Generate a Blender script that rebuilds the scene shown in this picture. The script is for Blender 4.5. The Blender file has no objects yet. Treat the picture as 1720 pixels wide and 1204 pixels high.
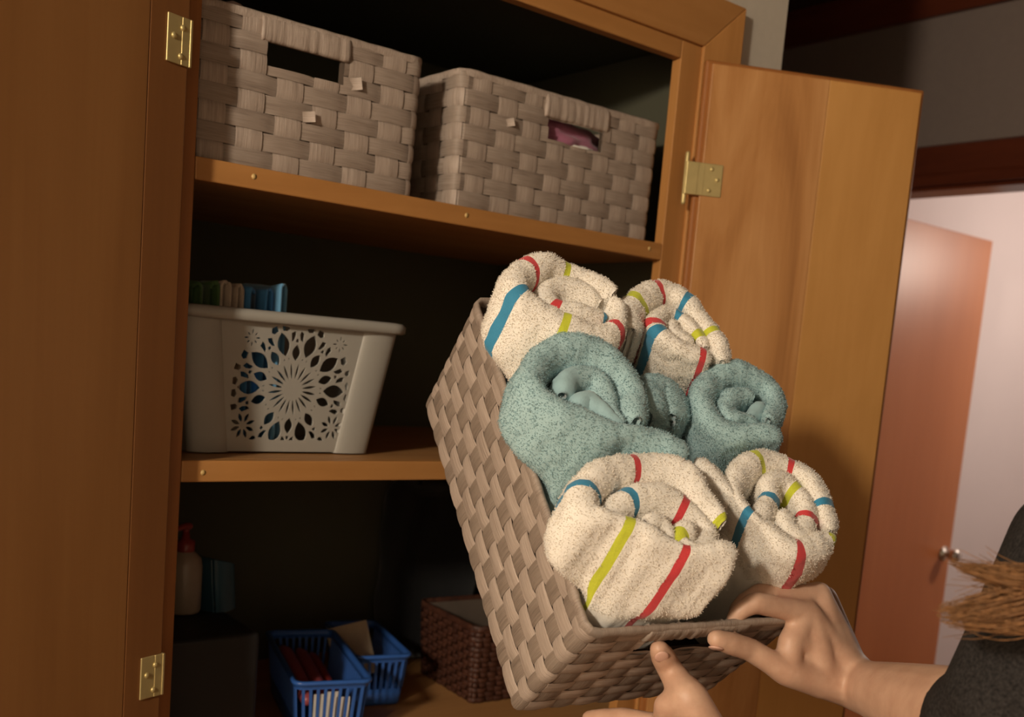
import bpy, bmesh, math, random
import numpy as np
from mathutils import Vector, Matrix, noise
random.seed(7); np.random.seed(7)
SC = bpy.context.scene
COL = SC.collection
POSE = {'M': [[0.98533, 0.11365, -0.12732], [-0.17055, 0.6826, -0.71061], [0.00615, 0.7219, 0.69197]], 'B': [0.56153, -0.557, 1.28279], 'R': [0.786973, -0.611274, 0.083769], 'U': [0.009405, 0.147641, 0.988996], 'W': [0.616916, 0.777526, -0.121938], 'D': 1.15069}
TOWELS = {'TL': (0.075, (0.2, 0.4), [[(0.1053, 0.3175),(0.109, 0.305),(0.1033, 0.2868),(0.0902, 0.2743),(0.0732, 0.2725),(0.051, 0.2777),(0.0321, 0.2877),(0.0153, 0.2994),(0.0041, 0.3088),(0.003, 0.3258),(0.0183, 0.3457),(0.0387, 0.3554),(0.0593, 0.3562),(0.0762, 0.353),(0.0905, 0.3459),(0.1026, 0.3327),(0.1088, 0.3229)], [(0.0959, 0.3002),(0.0797, 0.3013),(0.0644, 0.3041),(0.0492, 0.3069),(0.0406, 0.3168),(0.0401, 0.3312),(0.0551, 0.3399),(0.0727, 0.3392),(0.0859, 0.3296),(0.0962, 0.3195)]], [(0, 0.1466, 2),(0, 0.1917, 1),(0, 0.043, 1),(0, 0.0989, 3),(1, 0.0521, 1),(1, 0.0009, 2),(0, 0.2359, 3)]), 'TR': (0.07, (-0.35, -0.05), [[(0.1183, 0.2857),(0.1227, 0.3031),(0.1314, 0.3186),(0.148, 0.331),(0.168, 0.3442),(0.1837, 0.3464),(0.1965, 0.3383),(0.2057, 0.3281),(0.2124, 0.3124),(0.2176, 0.2938),(0.2191, 0.2736),(0.212, 0.253)], [(0.2001, 0.2561),(0.1867, 0.2619),(0.1728, 0.2662),(0.1603, 0.2733),(0.1518, 0.2837),(0.15, 0.2949),(0.1585, 0.3089),(0.1715, 0.3178),(0.1828, 0.3192),(0.1886, 0.3111),(0.1945, 0.3),(0.2004, 0.2861),(0.2006, 0.2717)], [(0.1892, 0.2791),(0.1793, 0.2867),(0.1721, 0.2945),(0.1774, 0.3068)]], [(0, 0.0841, 1),(0, 0.0459, 3),(1, 0.0598, 2),(1, 0.0691, 1),(1, 0.0109, 1),(0, 0.1189, 2),(0, 0.1644, 3),(1, 0.1149, 2),(1, 0.146, 3)]), 'ML': (0.07, (0.15, 0.35), [[(0.1204, 0.1378),(0.1043, 0.1483),(0.0918, 0.1554),(0.0596, 0.1584),(0.033, 0.1648),(0.0086, 0.1764),(-0.0072, 0.1892),(-0.0126, 0.2036),(-0.0083, 0.2216),(0.0059, 0.2411),(0.0251, 0.255),(0.0466, 0.2572),(0.0669, 0.2525),(0.0817, 0.2414),(0.0921, 0.228),(0.0932, 0.2113),(0.0875, 0.1907),(0.0777, 0.1705)], [(0.0641, 0.1698),(0.0609, 0.1873),(0.0646, 0.2055),(0.0648, 0.224),(0.0562, 0.2326),(0.0407, 0.2312),(0.0256, 0.2208),(0.0188, 0.2059)], [(0.0279, 0.1906),(0.0401, 0.202),(0.0478, 0.1918),(0.0551, 0.1764),(0.0651, 0.1681)]], []), 'MR': (0.06, (-0.35, 0.0), [[(0.2496, 0.1663),(0.2297, 0.1705),(0.2065, 0.1726),(0.1866, 0.1778),(0.1771, 0.1891),(0.1754, 0.204),(0.18, 0.2195),(0.1927, 0.2334),(0.2097, 0.2453),(0.2362, 0.2515),(0.255, 0.2462),(0.2683, 0.2378),(0.2737, 0.2246),(0.2685, 0.2097),(0.2552, 0.1945),(0.2403, 0.1835)], [(0.2296, 0.1855),(0.2157, 0.1911),(0.2, 0.1928),(0.2011, 0.203),(0.2147, 0.218),(0.2329, 0.2232),(0.2417, 0.2172)], [(0.2499, 0.2125),(0.2369, 0.2),(0.221, 0.1914)], [(0.1071, 0.195),(0.119, 0.2153),(0.1329, 0.2289),(0.1424, 0.2258),(0.1406, 0.2106),(0.1358, 0.1966)]], []), 'FL': (0.075, (0.2, 0.35), [[(0.1163, 0.0287),(0.0946, 0.0308),(0.0691, 0.0346),(0.0501, 0.0445),(0.0336, 0.0559),(0.0165, 0.0656),(0.0053, 0.0696),(-0.006, 0.0752),(-0.0046, 0.0897),(0.0048, 0.1046),(0.0198, 0.1167),(0.046, 0.1243),(0.0737, 0.125),(0.0956, 0.1185),(0.1078, 0.1055),(0.11, 0.0907),(0.119, 0.0752),(0.1223, 0.0633)], [(0.0148, 0.0736),(0.0289, 0.085),(0.0455, 0.0935),(0.0631, 0.0954),(0.0807, 0.0921),(0.094, 0.0828),(0.1067, 0.0718),(0.1111, 0.0583),(0.0972, 0.0437),(0.0823, 0.0375),(0.07, 0.0442),(0.0726, 0.0538),(0.0884, 0.0586)], [(0.0417, 0.0638),(0.0563, 0.067),(0.0639, 0.0572),(0.0607, 0.0459)]], [(0, 0.1001, 3),(0, 0.049, 1),(0, 0.1576, 2),(0, 0.2188, 1),(1, 0.0309, 2),(1, 0.0852, 1),(1, 0.1712, 3),(0, 0.3204, 3)]), 'FR': (0.065, (-0.35, 0.08), [[(0.2467, 0.0498),(0.222, 0.0432),(0.1955, 0.0376),(0.1831, 0.0488),(0.1748, 0.0619),(0.1647, 0.0717),(0.1575, 0.0843),(0.1561, 0.0999),(0.1647, 0.1145),(0.1845, 0.1297),(0.2044, 0.1378),(0.2232, 0.1368),(0.2394, 0.1303),(0.2498, 0.119),(0.2538, 0.1023),(0.2544, 0.0859),(0.2517, 0.0698),(0.2459, 0.0569)], [(0.1677, 0.0717),(0.1887, 0.0858),(0.2002, 0.0989),(0.1992, 0.1091),(0.2127, 0.1168),(0.2257, 0.114),(0.2315, 0.1036),(0.2364, 0.0918),(0.2323, 0.0757),(0.2188, 0.0601),(0.2055, 0.056),(0.2007, 0.0673),(0.2052, 0.0815)], [(0.1331, 0.1402),(0.1405, 0.1271),(0.1472, 0.1127),(0.1533, 0.0942)]], [(0, 0.0507, 1),(0, 0.0047, 3),(0, 0.2748, 2),(0, 0.223, 1),(0, 0.1851, 3),(1, 0.0368, 2),(1, 0.1231, 1),(1, 0.0894, 3),(0, 0.1046, 2)])}
J = {'uw': ((0.8453, -0.6236, 1.2232), 0.026), 'uw2': ((0.8425, -0.6473, 1.2225), 0.026), 'uelb': ((0.7145, -0.8278, 1.2691), 0.04), 'uCMC': ((0.8014, -0.6134, 1.2304), 0.0165), 'uTM': ((0.7612, -0.6056, 1.241), 0.0135), 'uTI': ((0.728, -0.5873, 1.2603), 0.0105), 'uTT': ((0.6895, -0.5815, 1.2719), 0.0085), 'u0M': ((0.7926, -0.5973, 1.2893), 0.0125), 'u0P': ((0.7314, -0.5853, 1.3014), 0.0098), 'u0T': ((0.7164, -0.576, 1.2853), 0.0075), 'u1M': ((0.8174, -0.5892, 1.302), 0.0125), 'u1P': ((0.7548, -0.5713, 1.3043), 0.0098), 'u1T': ((0.7347, -0.5641, 1.2894), 0.0078), 'u2M': ((0.8439, -0.579, 1.2958), 0.0115), 'u2P': ((0.781, -0.5604, 1.3008), 0.009), 'u2T': ((0.7556, -0.5552, 1.2876), 0.0072), 'u3M': ((0.8653, -0.5699, 1.2818), 0.0105), 'u3P': ((0.8038, -0.554, 1.2935), 0.008), 'u3T': ((0.7793, -0.5492, 1.2818), 0.0065), 'uPalm': ((0.8192, -0.6015, 1.2569), 0.022), 'lw': ((0.6957, -0.6295, 1.1674), 0.027), 'lelb': ((0.7421, -0.775, 1.0898), 0.042), 'lCMC': ((0.6657, -0.6004, 1.2013), 0.018), 'lTM': ((0.6546, -0.5876, 1.2263), 0.017), 'lTI': ((0.6612, -0.5571, 1.2423), 0.011), 'lTT': ((0.6401, -0.5625, 1.2631), 0.0085), 'l0M': ((0.6613, -0.5601, 1.1897), 0.0125), 'l0P': ((0.6469, -0.5232, 1.1881), 0.0098), 'l0T': ((0.6396, -0.487, 1.177), 0.0075), 'l1M': ((0.674, -0.541, 1.1711), 0.0125), 'l1P': ((0.6622, -0.5003, 1.1655), 0.0098), 'l1T': ((0.6575, -0.466, 1.1555), 0.0078), 'l2M': ((0.6942, -0.528, 1.1506), 0.0115), 'l2P': ((0.6838, -0.4885, 1.145), 0.009), 'l2T': ((0.6809, -0.4555, 1.1361), 0.0072), 'l3M': ((0.7152, -0.522, 1.1313), 0.0105), 'l3P': ((0.7044, -0.4817, 1.1283), 0.008), 'l3T': ((0.7002, -0.4536, 1.1224), 0.0065), 'lPalm': ((0.6826, -0.5854, 1.1773), 0.022), 'uWeb': ((0.7681, -0.6007, 1.2661), 0.0118), 'lWeb': ((0.6484, -0.5717, 1.2147), 0.0125)}
HAIRL = [((0.6259, -0.8666, 1.3933), (0.599, -0.832, 1.3962), 0.004, 0.0012), ((0.6258, -0.8687, 1.3793), (0.5936, -0.8323, 1.3664), 0.0075, 0.0028)]
SHOULDER = (0.7788, -0.846, 1.3961)

# ------------------------------------------------------------------ camera, world, lights
cam_d = bpy.data.cameras.new('camera'); cam = bpy.data.objects.new('camera', cam_d); COL.objects.link(cam)
R_, U_, W_ = [Vector(POSE[k]) for k in 'RUW']
mw = Matrix.Identity(4)
for i in range(3):
    mw[i][0], mw[i][1], mw[i][2] = R_[i], U_[i], -W_[i]
mw[0][3], mw[1][3], mw[2][3] = 0.0, -POSE['D'], 1.5
cam.matrix_world = mw
cam_d.sensor_width = 36; cam_d.lens = 36.628; cam_d.shift_y = 0.12044
cam_d.clip_start = 0.05; cam_d.clip_end = 50
cam_d.dof.use_dof = True; cam_d.dof.focus_distance = 0.97; cam_d.dof.aperture_fstop = 7.0
SC.camera = cam
wd = bpy.data.worlds.new('room_ambient'); SC.world = wd; wd.use_nodes = True
wd.node_tree.nodes['Background'].inputs[0].default_value = (1, .8, .6, 1)
wd.node_tree.nodes['Background'].inputs[1].default_value = 0.02
def lamp(name, loc, power, color, radius):
    l = bpy.data.lights.new(name, 'POINT'); l.energy = power; l.color = color; l.shadow_soft_size = radius
    o = bpy.data.objects.new(name, l); o.location = loc; COL.objects.link(o); return o
lamp('ceiling_light', (-1.66, -1.40, 2.20), 183, (1, .865, .685), .10)
lamp('bedroom_light', (4.20, -.02, 2.04), 25, (1, .86, .74), .10)
SC.view_settings.view_transform = 'Standard'; SC.view_settings.look = 'None'
SC.view_settings.exposure = 0.0; SC.view_settings.gamma = 1; SC.view_settings.use_curve_mapping = False

# ------------------------------------------------------------------ materials
def new_mat(name):
    m = bpy.data.materials.new(name); m.use_nodes = True
    nt = m.node_tree; b = nt.nodes['Principled BSDF']
    return m, nt, b
def nd(nt, t, **kw):
    n = nt.nodes.new(t)
    for k, v in kw.items(): setattr(n, k, v)
    return n
def ramp(nt, cols):
    r = nd(nt, 'ShaderNodeValToRGB'); e = r.color_ramp.elements
    e[0].position, e[0].color = cols[0][0], (*cols[0][1], 1)
    e[1].position, e[1].color = cols[-1][0], (*cols[-1][1], 1)
    for p, c in cols[1:-1]:
        q = e.new(p); q.color = (*c, 1)
    return r
def lk(nt, a, b): nt.links.new(a, b)
def mapping(nt, scale, coord='Object', loc=(0, 0, 0)):
    tc = nd(nt, 'ShaderNodeTexCoord'); mp = nd(nt, 'ShaderNodeMapping')
    mp.inputs['Scale'].default_value = scale; mp.inputs['Location'].default_value = loc
    lk(nt, tc.outputs[coord], mp.inputs[0]); return mp.outputs[0]
def noise_n(nt, vec, scale=1, detail=4, rough=.55, dist=0):
    n = nd(nt, 'ShaderNodeTexNoise'); n.inputs['Scale'].default_value = scale
    n.inputs['Detail'].default_value = detail; n.inputs['Roughness'].default_value = rough
    n.inputs['Distortion'].default_value = dist; lk(nt, vec, n.inputs['Vector']); return n.outputs['Fac']
def bump(nt, b, h, strength, dist):
    n = nd(nt, 'ShaderNodeBump'); n.inputs['Strength'].default_value = strength; n.inputs['Distance'].default_value = dist
    lk(nt, h, n.inputs['Height']); lk(nt, n.outputs[0], b.inputs['Normal'])
def plain(name, col, rough=.6, metal=0, var=.08, scale=30, bmp=0.0, spec=.5):
    m, nt, b = new_mat(name)
    f = noise_n(nt, mapping(nt, (1, 1, 1)), scale, 4)
    lo = tuple(c*(1-var) for c in col); hi = tuple(min(1, c*(1+var)) for c in col)
    r = ramp(nt, [(.3, lo), (.7, hi)]); lk(nt, f, r.inputs[0]); lk(nt, r.outputs[0], b.inputs['Base Color'])
    b.inputs['Roughness'].default_value = rough; b.inputs['Metallic'].default_value = metal
    b.inputs['Specular IOR Level'].default_value = spec
    if bmp: bump(nt, b, f, .5, bmp)
    return m
def wood(name, lo, mid, hi, grain=(14, 14, 1.1), rough=.42, loc=(0, 0, 0), dist=1.2, fig=.5):
    m, nt, b = new_mat(name)
    v = mapping(nt, grain, loc=loc)
    f = noise_n(nt, v, 1.0, 5, .55, dist)
    v2 = mapping(nt, (grain[0]*14, grain[1]*14, grain[2]*3), loc=loc)
    g = noise_n(nt, v2, 1.0, 3, .6, .2)
    mx = nd(nt, 'ShaderNodeMix'); mx.inputs[0].default_value = .22
    lk(nt, f, mx.inputs[2]); lk(nt, g, mx.inputs[3])
    r = ramp(nt, [(.28, lo), (.5, mid), (.72, hi)]); lk(nt, mx.outputs[0], r.inputs[0])
    lk(nt, r.outputs[0], b.inputs['Base Color'])
    b.inputs['Roughness'].default_value = rough; b.inputs['Specular IOR Level'].default_value = .35
    bump(nt, b, g, .12, .0006)
    return m
M = {}
M['wood_front'] = wood('golden_birch', (.36, .160, .046), (.43, .20, .060), (.50, .245, .082), (1.2, 14, 14), .45)
M['wood_vert'] = wood('golden_birch_upright', (.37, .165, .047), (.45, .21, .064), (.53, .255, .086), (16, 16, 1.2), .42)
M['wood_red'] = wood('reddish_birch_edge', (.26, .095, .024), (.32, .12, .032), (.38, .15, .04), (16, 16, 1.2), .45)
M['plank_fig'] = wood('figured_birch_plank', (.32, .135, .043), (.47, .22, .075), (.58, .30, .118), (9, 9, 1.3), .36, (3, 1, 0), 2.4)
M['plank_plain'] = wood('plain_birch_plank', (.46, .225, .062), (.53, .265, .078), (.60, .31, .098), (6, 6, 2.2), .36, (9, 4, 2), .8)
M['plank_dark'] = wood('dimmed_brown_birch_plank', (.22, .095, .028), (.26, .115, .035), (.30, .138, .044), (9, 9, .7), .42, (5, 7, 1), .8)  # brown left-door wood, colour lowered further to carry that door's dim lighting
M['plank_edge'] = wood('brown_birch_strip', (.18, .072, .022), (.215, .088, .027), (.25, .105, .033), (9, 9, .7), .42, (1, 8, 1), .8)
M['shelf_board'] = wood('pine_shelf', (.36, .17, .06), (.44, .22, .08), (.52, .27, .10), (1.5, 10, 10), .5)
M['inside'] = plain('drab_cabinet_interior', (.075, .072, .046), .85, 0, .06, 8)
M['door_red'] = wood('orange_varnished_door', (.55, .185, .065), (.62, .215, .080), (.68, .25, .095), (5, 5, .5), .36, (2, 2, 2), .6)
M['door_red'].node_tree.nodes['Principled BSDF'].inputs['Specular IOR Level'].default_value = .4
M['dark_trim'] = wood('dark_red_trim', (.075, .016, .007), (.10, .022, .009), (.13, .03, .012), (14, 2, 14), .35)
M['paint'] = plain('beige_wall_paint', (.56, .50, .42), .85, 0, .03, 60, .0004)
M['hall_paint'] = plain('taupe_hall_paint', (.19, .145, .125), .85, 0, .03, 60, .0004)
M['pink_paint'] = plain('pale_pink_wall_paint', (.80, .71, .70), .9, 0, .015, 4)
M['ceil'] = wood('dark_ceiling_boards', (.035, .018, .011), (.05, .026, .016), (.07, .035, .02), (10, 1, 10), .6)
M['floor'] = wood('brown_floor_boards', (.13, .06, .025), (.17, .08, .035), (.22, .10, .045), (2, 12, 12), .5)
M['brass'] = plain('brushed_brass', (.66, .53, .24), .42, .6, .06, 60)
M['steel'] = plain('satin_nickel', (.70, .66, .60), .25, 1, .05, 40)
M['nail'] = plain('pale_filler', (.62, .42, .16), .5)
def raffia(name, base, dark, light, streak):
    m, nt, b = new_mat(name)
    tc = nd(nt, 'ShaderNodeTexCoord'); mp = nd(nt, 'ShaderNodeMapping'); mp.inputs['Scale'].default_value = (22, 750, 1)
    lk(nt, tc.outputs['UV'], mp.inputs[0])
    f = noise_n(nt, mp.outputs[0], 1, 5, .65, .15)
    mp2 = nd(nt, 'ShaderNodeMapping'); mp2.inputs['Scale'].default_value = (9, 60, 1); lk(nt, tc.outputs['UV'], mp2.inputs[0])
    f2 = noise_n(nt, mp2.outputs[0], 1, 3, .5)
    mx = nd(nt, 'ShaderNodeMix'); mx.inputs[0].default_value = .35; lk(nt, f, mx.inputs[2]); lk(nt, f2, mx.inputs[3])
    r = ramp(nt, [(.34, dark), (.47, base), (.58, light), (.69, streak)]); lk(nt, mx.outputs[0], r.inputs[0])
    lk(nt, r.outputs[0], b.inputs['Base Color']); b.inputs['Roughness'].default_value = .5
    b.inputs['Specular IOR Level'].default_value = .4
    bump(nt, b, f, .55, .0012)
    return m
M['raffia_l'] = raffia('grey_brown_raffia_lit', (.385, .305, .25), (.25, .19, .155), (.46, .37, .31), (.60, .50, .425))  # one raffia in three tones; strips catching the light get this brighter colour
M['raffia_d'] = raffia('grey_brown_raffia_shaded', (.235, .18, .142), (.16, .12, .092), (.28, .22, .175), (.34, .275, .225))  # held basket's uprights: shading from fibre direction put into the colour
M['raffia_m'] = raffia('grey_brown_raffia_half_lit', (.30, .235, .19), (.20, .15, .12), (.35, .28, .23), (.44, .36, .30))  # between the two; shelf rows painted duller than uprights, as the light falls
M['liner'] = plain('dark_basket_liner', (.11, .08, .06), .9)
M['wicker'] = raffia('dark_brown_wicker', (.055, .019, .011), (.028, .01, .007), (.085, .03, .016), (.16, .06, .033))
def terry(name, col, var=.10, rough=.95):
    m, nt, b = new_mat(name)
    f = noise_n(nt, mapping(nt, (1, 1, 1)), 900, 2, .5)
    g = noise_n(nt, mapping(nt, (1, 1, 1)), 70, 3, .5)
    mx = nd(nt, 'ShaderNodeMix'); mx.inputs[0].default_value = .4; lk(nt, f, mx.inputs[2]); lk(nt, g, mx.inputs[3])
    r = ramp(nt, [(.3, tuple(c*(1-var) for c in col)), (.65, tuple(min(1, c*(1+var*.5)) for c in col))])
    lk(nt, mx.outputs[0], r.inputs[0]); lk(nt, r.outputs[0], b.inputs['Base Color'])
    b.inputs['Roughness'].default_value = rough; b.inputs['Specular IOR Level'].default_value = .15
    b.inputs['Sheen Weight'].default_value = .25; b.inputs['Sheen Roughness'].default_value = .5
    bump(nt, b, f, .22, .0010)
    return m
M['white_terry'] = terry('white_terry', (.84, .79, .71), .04)
M['teal_terry'] = terry('teal_terry', (.36, .52, .54), .06)
M['teal_flat'] = terry('teal_flat_hem', (.34, .51, .54), .05)
M['red_band'] = terry('red_woven_band', (.62, .055, .06), .12, .7)
M['blue_band'] = terry('blue_woven_band', (.045, .24, .40), .12, .7)
M['lime_band'] = terry('lime_woven_band', (.55, .58, .045), .12, .7)
def pile(name, col):
    m, nt, b = new_mat(name)
    b.inputs['Base Color'].default_value = (*col, 1); b.inputs['Roughness'].default_value = .9; b.inputs['Specular IOR Level'].default_value = .1
    t = nd(nt, 'ShaderNodeBsdfTranslucent'); t.inputs[0].default_value = (*col, 1)
    mx = nd(nt, 'ShaderNodeMixShader'); mx.inputs[0].default_value = .5
    lk(nt, b.outputs[0], mx.inputs[1]); lk(nt, t.outputs[0], mx.inputs[2])
    lk(nt, mx.outputs[0], nt.nodes['Material Output'].inputs['Surface'])
    return m
M['white_pile'] = pile('white_terry_pile', (.90, .85, .77))
M['teal_pile'] = pile('teal_terry_pile', (.39, .55, .58))
def skin():
    m, nt, b = new_mat('fair_skin')
    f = noise_n(nt, mapping(nt, (1, 1, 1)), 45, 4, .6); r = ramp(nt, [(.3, (.50, .29, .195)), (.7, (.61, .385, .27))])
    lk(nt, f, r.inputs[0]); lk(nt, r.outputs[0], b.inputs['Base Color'])
    b.inputs['Roughness'].default_value = .5; b.inputs['Subsurface Weight'].default_value = .12
    b.inputs['Subsurface Radius'].default_value = (.012, .005, .003); b.inputs['Subsurface Scale'].default_value = .5
    g = noise_n(nt, mapping(nt, (1, 1, 1)), 600, 3, .6); bump(nt, b, g, .15, .0005)
    return m
M['skin'] = skin()
M['nailskin'] = plain('fingernail', (.66, .40, .31), .3)
M['knit'] = plain('charcoal_knit', (.026, .023, .022), .95, 0, .5, 420, .0012, .1)
M['jeans'] = terry('dark_denim', (.03, .04, .07), .3)
M['hair'] = plain('light_brown_hair', (.27, .13, .052), .42, 0, .45, 240)
M['eye'] = plain('eye_white', (.8, .78, .75), .2)
M['plastic_w'] = plain('off_white_plastic', (.36, .345, .31), .42, 0, .02, 20)
M['plastic_b'] = plain('blue_plastic', (.035, .12, .42), .35, 0, .06, 20)
M['black_bin'] = plain('black_plastic', (.012, .011, .011), .6)
M['black_cloth'] = terry('black_fabric', (.010, .010, .011), .3)
M['tealcard'] = plain('dark_teal_card', (.02, .065, .10), .32)
M['bottle'] = plain('pale_bottle', (.30, .23, .17), .35)
M['redcap'] = plain('red_plastic', (.25, .03, .025), .35)
M['pink'] = plain('pink_plastic', (.34, .07, .08), .4)
M['paper'] = plain('white_paper', (.72, .66, .58), .7)
M['card'] = plain('beige_card', (.40, .31, .21), .75)
M['c_blue'] = terry('blue_cotton', (.055, .20, .42), .12)
M['c_lblue'] = terry('sky_blue_cotton', (.15, .36, .58), .12)
M['c_beige'] = terry('beige_cotton', (.45, .36, .28), .12)
M['c_green'] = terry('green_cotton', (.08, .15, .05), .12)
M['c_purple'] = terry('mauve_cotton', (.36, .13, .20), .12)
M['c_pink'] = terry('dusty_pink_cotton', (.45, .30, .25), .12)

# ------------------------------------------------------------------ helpers
def link(name, me, mat=None, parent=None, smooth=True):
    if mat is not None:
        for m_ in (mat if isinstance(mat, (list, tuple)) else [mat]): me.materials.append(m_)
    if smooth: me.polygons.foreach_set('use_smooth', [True]*len(me.polygons))
    o = bpy.data.objects.new(name, me); COL.objects.link(o)
    if parent is not None: o.parent = parent
    return o
def mesh_from(name, v, f, uv=None):
    me = bpy.data.meshes.new(name); me.from_pydata([tuple(map(float, p)) for p in v], [], f)
    if uv is not None:
        ul = me.uv_layers.new(name='UVMap')
        idx = np.zeros(len(me.loops), dtype=np.int32); me.loops.foreach_get('vertex_index', idx)
        ul.data.foreach_set('uv', np.asarray(uv, dtype=np.float32)[idx].ravel())
    me.update(); return me
def tag(o, label=None, cat=None, group=None, kind=None):
    if label: o['label'] = label
    if cat: o['category'] = cat
    if group: o['group'] = group
    if kind: o['kind'] = kind
    return o
def empty(name, loc=(0, 0, 0), rot=(0, 0, 0), parent=None):
    o = bpy.data.objects.new(name, None); COL.objects.link(o); o.location = loc; o.rotation_euler = rot
    o.empty_display_size = .05
    if parent is not None: o.parent = parent
    return o
def bm_box(bm, lo, hi, bevel=0.0, seg=2):
    vs = [bm.verts.new((x, y, z)) for x in (lo[0], hi[0]) for y in (lo[1], hi[1]) for z in (lo[2], hi[2])]
    q = [(0, 1, 3, 2), (4, 6, 7, 5), (0, 4, 5, 1), (2, 3, 7, 6), (0, 2, 6, 4), (1, 5, 7, 3)]
    fs = [bm.faces.new([vs[i] for i in f]) for f in q]
    if bevel > 0:
        es = list({e for f in fs for e in f.edges})
        bmesh.ops.bevel(bm, geom=es, offset=bevel, segments=seg, profile=.5, affect='EDGES')
def box(name, lo, hi, mat, parent=None, bevel=.002, seg=2, smooth=False):
    bm = bmesh.new(); bm_box(bm, lo, hi, bevel, seg); bmesh.ops.recalc_face_normals(bm, faces=bm.faces)
    me = bpy.data.meshes.new(name); bm.to_mesh(me); bm.free()
    return link(name, me, mat, parent, smooth)
def boxes(name, lst, mat, parent=None, bevel=.001):
    bm = bmesh.new()
    for lo, hi in lst: bm_box(bm, lo, hi, bevel, 1)
    bmesh.ops.recalc_face_normals(bm, faces=bm.faces)
    me = bpy.data.meshes.new(name); bm.to_mesh(me); bm.free()
    return link(name, me, mat, parent, False)
def lathe_data(prof, n=24, axis='z'):
    v, f = [], []
    for r, z in prof:
        for k in range(n):
            a = 2*math.pi*k/n; v.append((r*math.cos(a), r*math.sin(a), z))
    for i in range(len(prof)-1):
        for k in range(n):
            k2 = (k+1) % n; f.append((i*n+k, i*n+k2, (i+1)*n+k2, (i+1)*n+k))
    f.append(tuple(range(n))[::-1]); f.append(tuple((len(prof)-1)*n+k for k in range(n)))
    return v, f
def lathe(name, prof, mat, parent=None, n=24, mtx=None):
    v, f = lathe_data(prof, n)
    if mtx is not None: v = [tuple(mtx @ Vector(p)) for p in v]
    return link(name, mesh_from(name, v, f), mat, parent)
def capsule(pts, rad, n=14):
    """closed tapered tube through points with rounded ends -> verts, faces"""
    pts = [Vector(p) for p in pts]; V, F = [], []
    m = len(pts)
    tang = []
    for i in range(m):
        a = pts[max(0, i-1)]; b = pts[min(m-1, i+1)]; tang.append((b-a).normalized())
    up = Vector((0, 0, 1)) if abs(tang[0].z) < .9 else Vector((1, 0, 0))
    nrm = (up - tang[0]*up.dot(tang[0])).normalized()
    rings = []
    def ring(c, t, nn, r):
        bn = t.cross(nn)
        base = len(V)
        for k in range(n):
            a = 2*math.pi*k/n; V.append(c + (nn*math.cos(a)+bn*math.sin(a))*r)
        rings.append(base)
    for k in (85, 60, 35):
        a = math.radians(k); ring(pts[0]-tang[0]*rad[0]*math.sin(a), tang[0], nrm, rad[0]*math.cos(a))
    for i in range(m):
        nrm = (nrm - tang[i]*nrm.dot(tang[i])).normalized(); ring(pts[i], tang[i], nrm, rad[i])
    for k in (35, 60, 85):
        a = math.radians(k); ring(pts[-1]+tang[-1]*rad[-1]*math.sin(a), tang[-1], nrm, rad[-1]*math.cos(a))
    for a, b in zip(rings[:-1], rings[1:]):
        for k in range(n): F.append((a+k, a+(k+1) % n, b+(k+1) % n, b+k))
    F.append(tuple(rings[0]+k for k in range(n))[::-1]); F.append(tuple(rings[-1]+k for k in range(n)))
    return V, F
class MB:
    def __init__(s): s.v, s.f = [], []
    def add(s, vf, mtx=None):
        b = len(s.v); v, f = vf
        s.v += [tuple(mtx @ Vector(p)) if mtx is not None else tuple(p) for p in v]
        s.f += [tuple(b+i for i in q) for q in f]; return s
    def build(s, name, mat, parent=None, smooth=True): return link(name, mesh_from(name, s.v, s.f), mat, parent, smooth)
def sphere_data(c, r, n=16, m=10):
    pr = [(max(1e-4, math.cos(math.radians(-90+180*i/m))), math.sin(math.radians(-90+180*i/m))) for i in range(m+1)]
    v, f = lathe_data(pr, n); r = (r, r, r) if not hasattr(r, '__len__') else r
    return [(c[0]+p[0]*r[0], c[1]+p[1]*r[1], c[2]+p[2]*r[2]) for p in v], f
def sm(a, b, x): 
    t = min(1, max(0, (x-a)/(b-a))); return t*t*(3-2*t)

# ------------------------------------------------------------------ setting
CZ = 2.60
def struct(o): o['kind'] = 'structure'; return o
XL, XR = .36, 1.232            # inside of the cabinet
struct(boxes('floor', [((-2.3, -3.3, -.05), (5.2, 3.2, 0))], M['floor'], bevel=0))
struct(boxes('ceiling', [((-2.3, -3.3, CZ), (2.69, 3.2, CZ+.06))], M['ceil'], bevel=0))
struct(boxes('wall_front', [((-2.3, 0, 0), (.34, .10, CZ)), ((1.25, 0, 0), (1.398, .10, CZ)), ((.34, 0, 2.03), (1.25, .10, CZ)), ((.34, 0, 0), (1.25, .10, .86))], M['paint'], bevel=0))
struct(boxes('wall_side', [((1.30, .10, 0), (1.398, 3.2, CZ))], M['hall_paint'], bevel=0))
struct(boxes('wall_left', [((-2.36, -3.3, 0), (-2.3, .1, CZ))], M['paint'], bevel=0))
struct(boxes('wall_rear', [((-2.3, -3.36, 0), (5.2, -3.3, CZ))], M['paint'], bevel=0))
DY0, DY1, HZ = -.45, .90, 2.055
struct(boxes('wall_right', [((2.69, -3.3, 0), (2.79, DY0, CZ)), ((2.69, DY1, 0), (2.79, 3.2, CZ)), ((2.69, DY0, HZ), (2.79, DY1, CZ))], M['hall_paint'], bevel=0))
struct(boxes('wall_hall_end', [((1.398, 3.2, 0), (5.2, 3.26, CZ))], M['hall_paint'], bevel=0))
struct(boxes('wall_bedroom', [((2.79, 1.05, 0), (5.2, 1.15, CZ))], M['pink_paint'], bevel=0))
struct(boxes('wall_bedroom_far', [((5.2, -3.3, 0), (5.26, 1.15, CZ))], M['pink_paint'], bevel=0))
struct(boxes('ceiling_bedroom', [((2.79, -3.3, CZ), (5.2, 1.15, CZ+.06))], M['pink_paint'], bevel=0))
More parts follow.
